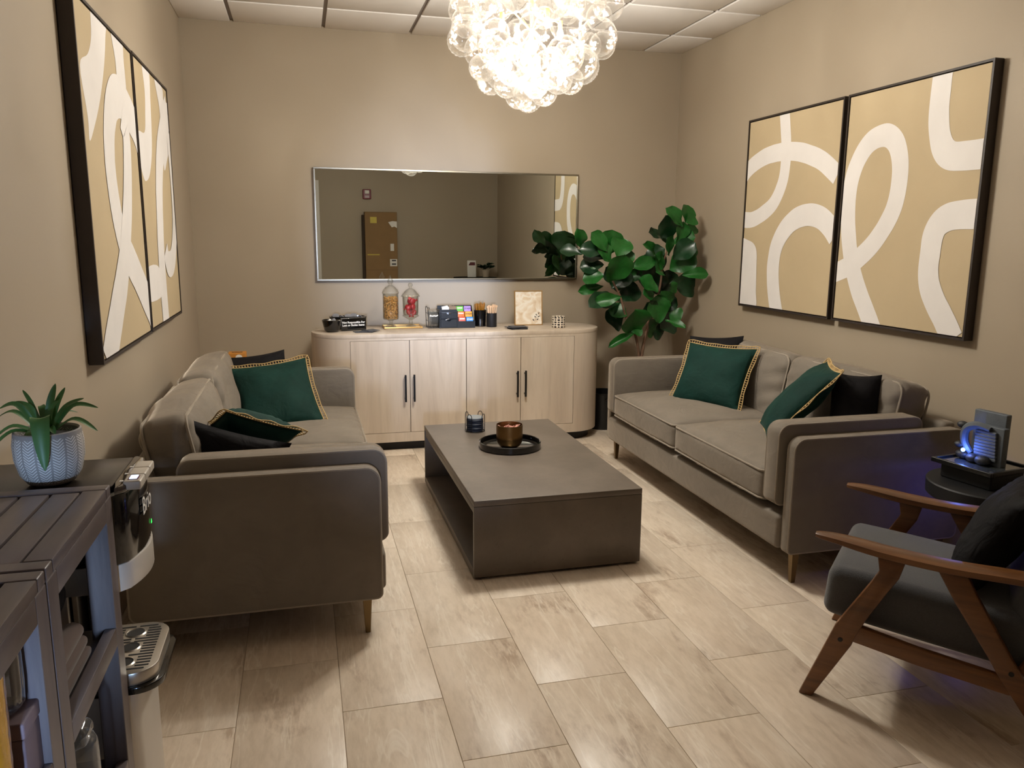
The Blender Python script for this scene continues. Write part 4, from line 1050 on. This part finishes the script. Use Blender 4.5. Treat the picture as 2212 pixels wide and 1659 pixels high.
add('tray_seam', box(.046, .050, dy0 + .02, dy1 - .02, .4630, .4637), BLACK_MATTE, dt, smooth=False)
add('foot', prism(frontc(.145, .02, .01), 0, .02), BLACK_MATTE, DP)

# succulent on the dispenser
def m_chevron():
    t = NT('chevron_ceramic'); c = t.coords()
    s = t.n('ShaderNodeSeparateXYZ', {0: c})
    an = t.math('MULTIPLY', t.math('ARCTAN2', s.outputs[1], s.outputs[0]), 15 / (2 * pi))
    fa = t.math('ABSOLUTE', t.math('SUBTRACT', t.math('FRACT', t.math('ADD', an, 50.0)), .5))
    k = t.math('FRACT', t.math('SUBTRACT', t.math('MULTIPLY', s.outputs[2], 165.0), t.math('MULTIPLY', fa, 3.4)))
    ln = t.math('MULTIPLY', t.math('MULTIPLY', t.math('LESS_THAN', k, .45), t.math('LESS_THAN', fa, .42)), t.math('MULTIPLY', t.math('GREATER_THAN', s.outputs[2], .008), t.math('LESS_THAN', s.outputs[2], .104)))
    t.principled(col=t.mix(ln, lin('#8f8a86'), lin('#cfcbc6')), rough=.7, nrm=t.bump(ln, .6, .002)); return t.m
PO = (-.528, 1.800, .8855)
sp_ = thing('potted_succulent', 'potted green succulent in a carved chevron pot on the dispenser', 'plant', PO)
add('pot', lathe([(0, 0), (.038, 0), (.046, .004), (.058, .022), (.066, .055), (.067, .085), (.063, .112), (.060, .114), (.057, .110), (.058, .095), (0, .095)], 64), m_chevron(), sp_)
add('soil', lathe([(0, .103), (.045, .101), (.0575, .097)], 28), SOIL, sp_, recalc=False)
def blade(p0, p1, p2, w, up):
    P = smooth_path([p0, p1, p2], 7); n = len(P); mb = MB()
    for i, p in enumerate(P):
        t = i / (n - 1); d = (P[min(i + 1, n - 1)] - P[max(i - 1, 0)]).normalized()
        sd = d.cross(Vector(up)).normalized(); nn = sd.cross(d)
        ww = w * (.55 + .9 * t) * (1 - t ** 2.6) + .0006
        for s_, q in ((-1, .22), (-.5, .04), (0, -.06), (.5, .04), (1, .22)): mb.v.append(tuple(p + sd * ww * s_ + nn * ww * q))
    for i in range(n - 1):
        for j in range(4):
            a = i * 5 + j; mb.f.append((a, a + 1, a + 6, a + 5))
    return mb
AG = [(320,420,390,60,28,.03),(345,400,437,110,22,.05),(330,400,432,185,24,.0),(372,410,635,165,22,-.01),(400,410,717,265,22,.01),(425,420,735,430,26,-.03),(285,390,95,190,22,.02),(255,360,122,115,14,.045),(225,370,-20,238,22,.01),(205,400,-90,345,22,.03),(215,430,-70,490,24,-.02),(230,440,-90,580,24,-.04),(312,440,362,628,34,-.06),(270,440,215,480,30,-.05),(360,420,520,330,22,.05),(300,400,250,250,24,.04),(340,430,440,420,26,-.05)]
def ap(a, b, y): px, py = a * .2894, 780 + b * .2894; return Vector(((px - 95) * .00087, y, .10 - (py - 917) * .00087))
for i, (a, b, c_, d_, w, y) in enumerate(AG):
    p0 = ap(320 + (a - 320) * .45, 455, y * .25); p2 = ap(c_, d_, y); L = (p2 - p0).length
    lift = .25 if d_ > 200 else .12
    p1 = ap(a + (c_ - a) * .42, b + (d_ - b) * .5, y * .6) + Vector((0, 0, L * lift * (1 if d_ > 150 else .3)))
    if (a, b) == (312, 440): p0, p1, p2, w = Vector((0, -.01, .105)), Vector((.008, -.066, .150)), Vector((.016, -.092, .048)), 62
    add('leaf', blade(p0, p1, p2, w * .00087 * .38, (0, -.55, .83) if d_ < 300 else (0, -.3, 1)), AGAVE, sp_, ang=80, recalc=False)

# ------------------------------------------------------------------ slatted consoles along the wall
def console(label, y0, y1, group=None):
    t = thing('slatted_console', label, 'console', (-.5475, (y0 + y1) / 2, 0))
    hx_, hy_ = .1525, (y1 - y0) / 2; Zt = .900
    for sx in (-1, 1):
        for sy in (-1, 1):
            add('post', rb(sx * hx_ - (.046 if sx > 0 else 0), sx * hx_ + (.046 if sx < 0 else 0), sy * hy_ - (.05 if sy > 0 else 0), sy * hy_ + (.05 if sy < 0 else 0), 0, Zt - .022, .002, 1), CONSOLE_V, t, smooth=False)
    for sy in (-1, 1): add('end_board', rb(-hx_, hx_, sy * hy_ - (.034 if sy > 0 else 0), sy * hy_ + (.034 if sy < 0 else 0), Zt - .0218, Zt, .003, 2), CONSOLE, t)
    for sx in (-1, 1): add('border_board', rb(sx * hx_ - (.042 if sx > 0 else 0), sx * hx_ + (.042 if sx < 0 else 0), -hy_ + .036, hy_ - .036, Zt - .0218, Zt, .002, 1), CONSOLE, t)
    n = 4; ww = (2 * hx_ - .084 - .004) / n
    for i in range(n): 
        x = -hx_ + .044 + ww * i
        add('slat', rb(x + .003, x + ww - .003, -hy_ + .037, hy_ - .037, Zt - .0215, Zt - .002, .002, 1), CONSOLE, t)
    for sx in (-1, 1): add('apron', rb(sx * hx_ - (.022 if sx > 0 else 0), sx * hx_ + (.022 if sx < 0 else 0), -hy_ + .05, hy_ - .05, Zt - .065, Zt - .022, .002, 1), CONSOLE, t)
    for zz in (.570, .270):
        for sx in (-1, 1): add('shelf_rail', rb(sx * hx_ - (.022 if sx > 0 else 0), sx * hx_ + (.022 if sx < 0 else 0), -hy_ + .05, hy_ - .05, zz, zz + .040, .002, 1), CONSOLE, t)
        add('shelf', rb(-hx_ + .023, hx_ - .023, -hy_ + .002, hy_ - .002, zz, zz + .018, .002, 1), CONSOLE, t)
    return t
console('dark slatted wood console next to the dispenser', 1.272, 1.700, 'slatted consoles by the wall')
console('dark slatted wood console closest to the viewer, holding glassware', .838, 1.266, 'slatted consoles by the wall')
bl = thing('folded_blanket', 'brown ribbed blanket folded on the console middle shelf by the dispenser', 'blanket', (-.545, 1.46, .589))
def ribs(w): return [w[0], w[1], w[2] + .003 * sin(w[0] * 160)]
for i in range(3): add('fold', rbox(.235 - .01 * i, .27, .022, .010, 3, 22, (0, 0, .004), ribs), plain('brown_rib_cloth', '#54433c', .9, sheen=.3) if i == 0 else bpy.data.materials['brown_rib_cloth'], bl, (0, 0, .012 + .023 * i), ang=60)
rc_ = thing('dark_cushion', 'dark rounded cushion pushed on top of the brown blanket', 'cushion', (-.565, 1.535, .670))
add('cover', rbox(.20, .20, .095, .045, 4, 8, (0, 0, .012)), BLACK_FAB, rc_, (0, 0, .048), ang=60)
def fluted_glass(label, loc, r, h, wrapped=True):
    t = thing('fluted_jar', label, 'jar', loc)
    vs, fs = [], []; n, m = 60, 10
    prof = [(r * .75, 0), (r * .96, .01), (r, .04), (r, h * .82), (r * .97, h * .88), (r * .85, h * .93), (r * .6, h * .95)]
    v0, f0 = lathe([(0, 0)] + prof, n)
    v1 = []
    for x, y, z in v0:
        rr = math.hypot(x, y)
        if rr > .01 and .005 < z < h * .8: k = 1 + .035 * sin(math.atan2(y, x) * 20); x *= k; y *= k
        v1.append((x, y, z))
    add('body', (v1, f0), FROST, t, ang=70)
    add('wrapped_top', rbox(r * 1.5, r * 1.5, h * .12, r * .3, 3, 3, (0, 0, .01), lambda w: [w[0], w[1], w[2] + .006 * noise.noise((w[0] * 60, w[1] * 60, 2))]), FROST, t, (0, 0, h * .965), ang=70)
    return t
fluted_glass('clear fluted jar wrapped in film on the lower shelf of the console by the dispenser', (-.432, 1.44, .2885), .040, .235)
fluted_glass('clear fluted jar set on the mauve box in the closest console', (-.452, 1.19, .7205), .038, .13)
gv = thing('gold_vase', 'gold hammered glass vase on the middle shelf of the closest console', 'vase', (-.445, 1.075, .5885))
add('vase', hammered(.044, .048, .265, 60, 30), plain('gold_glass', '#a8781c', .25, .55, coat=.5, var=.3, vscale=60), gv)
mb_ = thing('mauve_box', 'dull mauve box on the middle shelf of the closest console', 'box', (-.452, 1.19, .5885))
add('carton', rb(-.045, .045, -.04, .04, 0, .105, .004), plain('mauve_carton', '#5d4d52', .7), mb_)
add('lid', rb(-.047, .047, -.042, .042, .1055, .131, .004), plain('mauve_lid', '#66555a', .7), mb_)

# ------------------------------------------------------------------ what the mirror shows of the wall behind the viewer
cb = thing('flat_carton', 'tall flat cardboard carton with labels leaning on the wall, seen in the mirror', 'carton', (1.105, YF + .042, 0), (radians(1.2), 0, 0))
add('carton', rb(-.225, .225, .012, .10, .003, 1.735, .004), CARD, cb)
add('carton_edge', rb(-.262, -.226, .0, .075, .003, 1.70, .004), plain('dark_carton', '#3b2d20', .85), cb)
add('flap', rb(-.228, .228, .006, .104, 1.7355, 1.742, .002), plain('carton_flap', '#9b8261', .85), cb)
YL_ = plain('yellow_label', '#c9b64a', .6)
add('yellow_label', box(-.15, -.06, .1005, .1015, 1.585, 1.67), YL_, cb, rot=(0, 0, 0), smooth=False)
add('torn_tape', prism([(.10, 1.60), (.16, 1.615), (.222, 1.61), (.222, 1.52), (.19, 1.54), (.15, 1.53)], .1005, .1015, 'y'), PAPER, cb, smooth=False)
add('white_label', box(.125, .175, .1005, .1015, 1.20, 1.30), PAPER, cb, smooth=False)
lb = add('shipping_label', box(.115, .215, .1005, .1015, .985, 1.085), PAPER, cb, smooth=False)
for i, z in enumerate((1.005, 1.055)): add('barcode', box(.14, .20, .1014, .1019, z, z + .02), SLATE, lb, smooth=False)
add('yellow_strip', box(-.20, -.03, .1005, .1013, 1.14, 1.155), YL_, cb, smooth=False)
add('seam', box(-.225, .225, .1003, .1008, .93, .934), plain('seam_brown', '#6a5236', .8), cb, smooth=False)
al = thing('alarm_strobe', 'small red wall alarm strobe above the carton, seen in the mirror', 'alarm', (.925, YF, 1.985))
add('housing', rb(-.058, .058, .001, .042, -.068, .068, .012, 3), plain('alarm_red', '#7a3040', .4), al)
add('lens', rb(-.03, .03, .042, .062, .005, .052, .008, 3), PAPER, al)
add('printed_plate', box(-.03, .03, .0415, .0432, -.052, -.02), plain('pale_plate', '#b9a7ac', .5), al, smooth=False)
r3 = thing('tall_round_table', 'tall round dark table behind the viewer, seen in the mirror', 'table', (2.40, .285, 0))
add('top', lathe([(0, .815), (.30, .815), (.31, .82), (.31, .838), (0, .84)], 48), BLACK_MATTE, r3)
add('pedestal', lathe([(.035, .02), (.03, .8), (.08, .815)], 24), BLACK_METAL, r3)
add('base', lathe([(0, 0), (.22, 0), (.22, .012), (.03, .025), (0, .025)], 40), BLACK_METAL, r3)
br = thing('brochure_stand', 'white tall card on the round table, seen in the mirror', 'card', (2.355, .27, .8405))
add('card', rb(-.062, .062, -.004, .004, 0, .235, .001), PAPER, br, rot=(radians(6), 0, 0))
add('printed_photo', prism([(-.045, .165), (.05, .165), (.05, .21), (-.02, .21)], .0045, .0055, 'y'), plain('dark_red_print', '#5a2028', .5), br, rot=(radians(6), 0, 0), smooth=False)
vp = thing('small_potted_plant', 'small dark leafy plant in a beige pot, seen in the mirror', 'plant', (2.56, .27, .8405))
add('pot', lathe([(0, 0), (.045, 0), (.062, .10), (.058, .10), (.045, .01), (0, .01)], 32), plain('beige_pot', '#b7a794', .6), vp)
rv = random.Random(8)
for i in range(20):
    a = i * 2.4; z = .11 + .12 * rv.random(); r = .03 + .06 * rv.random()
    p = Vector((r * cos(a), r * sin(a), z)); ax = Vector((cos(a), sin(a), .5))
    o = add('leaf', LD[i % 2], None, vp); o.matrix_local = basis(ax.cross(Vector((0, 0, 1))), ax, p * .5 + Vector((0, 0, .05))) @ Matrix.Diagonal((.075, .11, .11, 1))
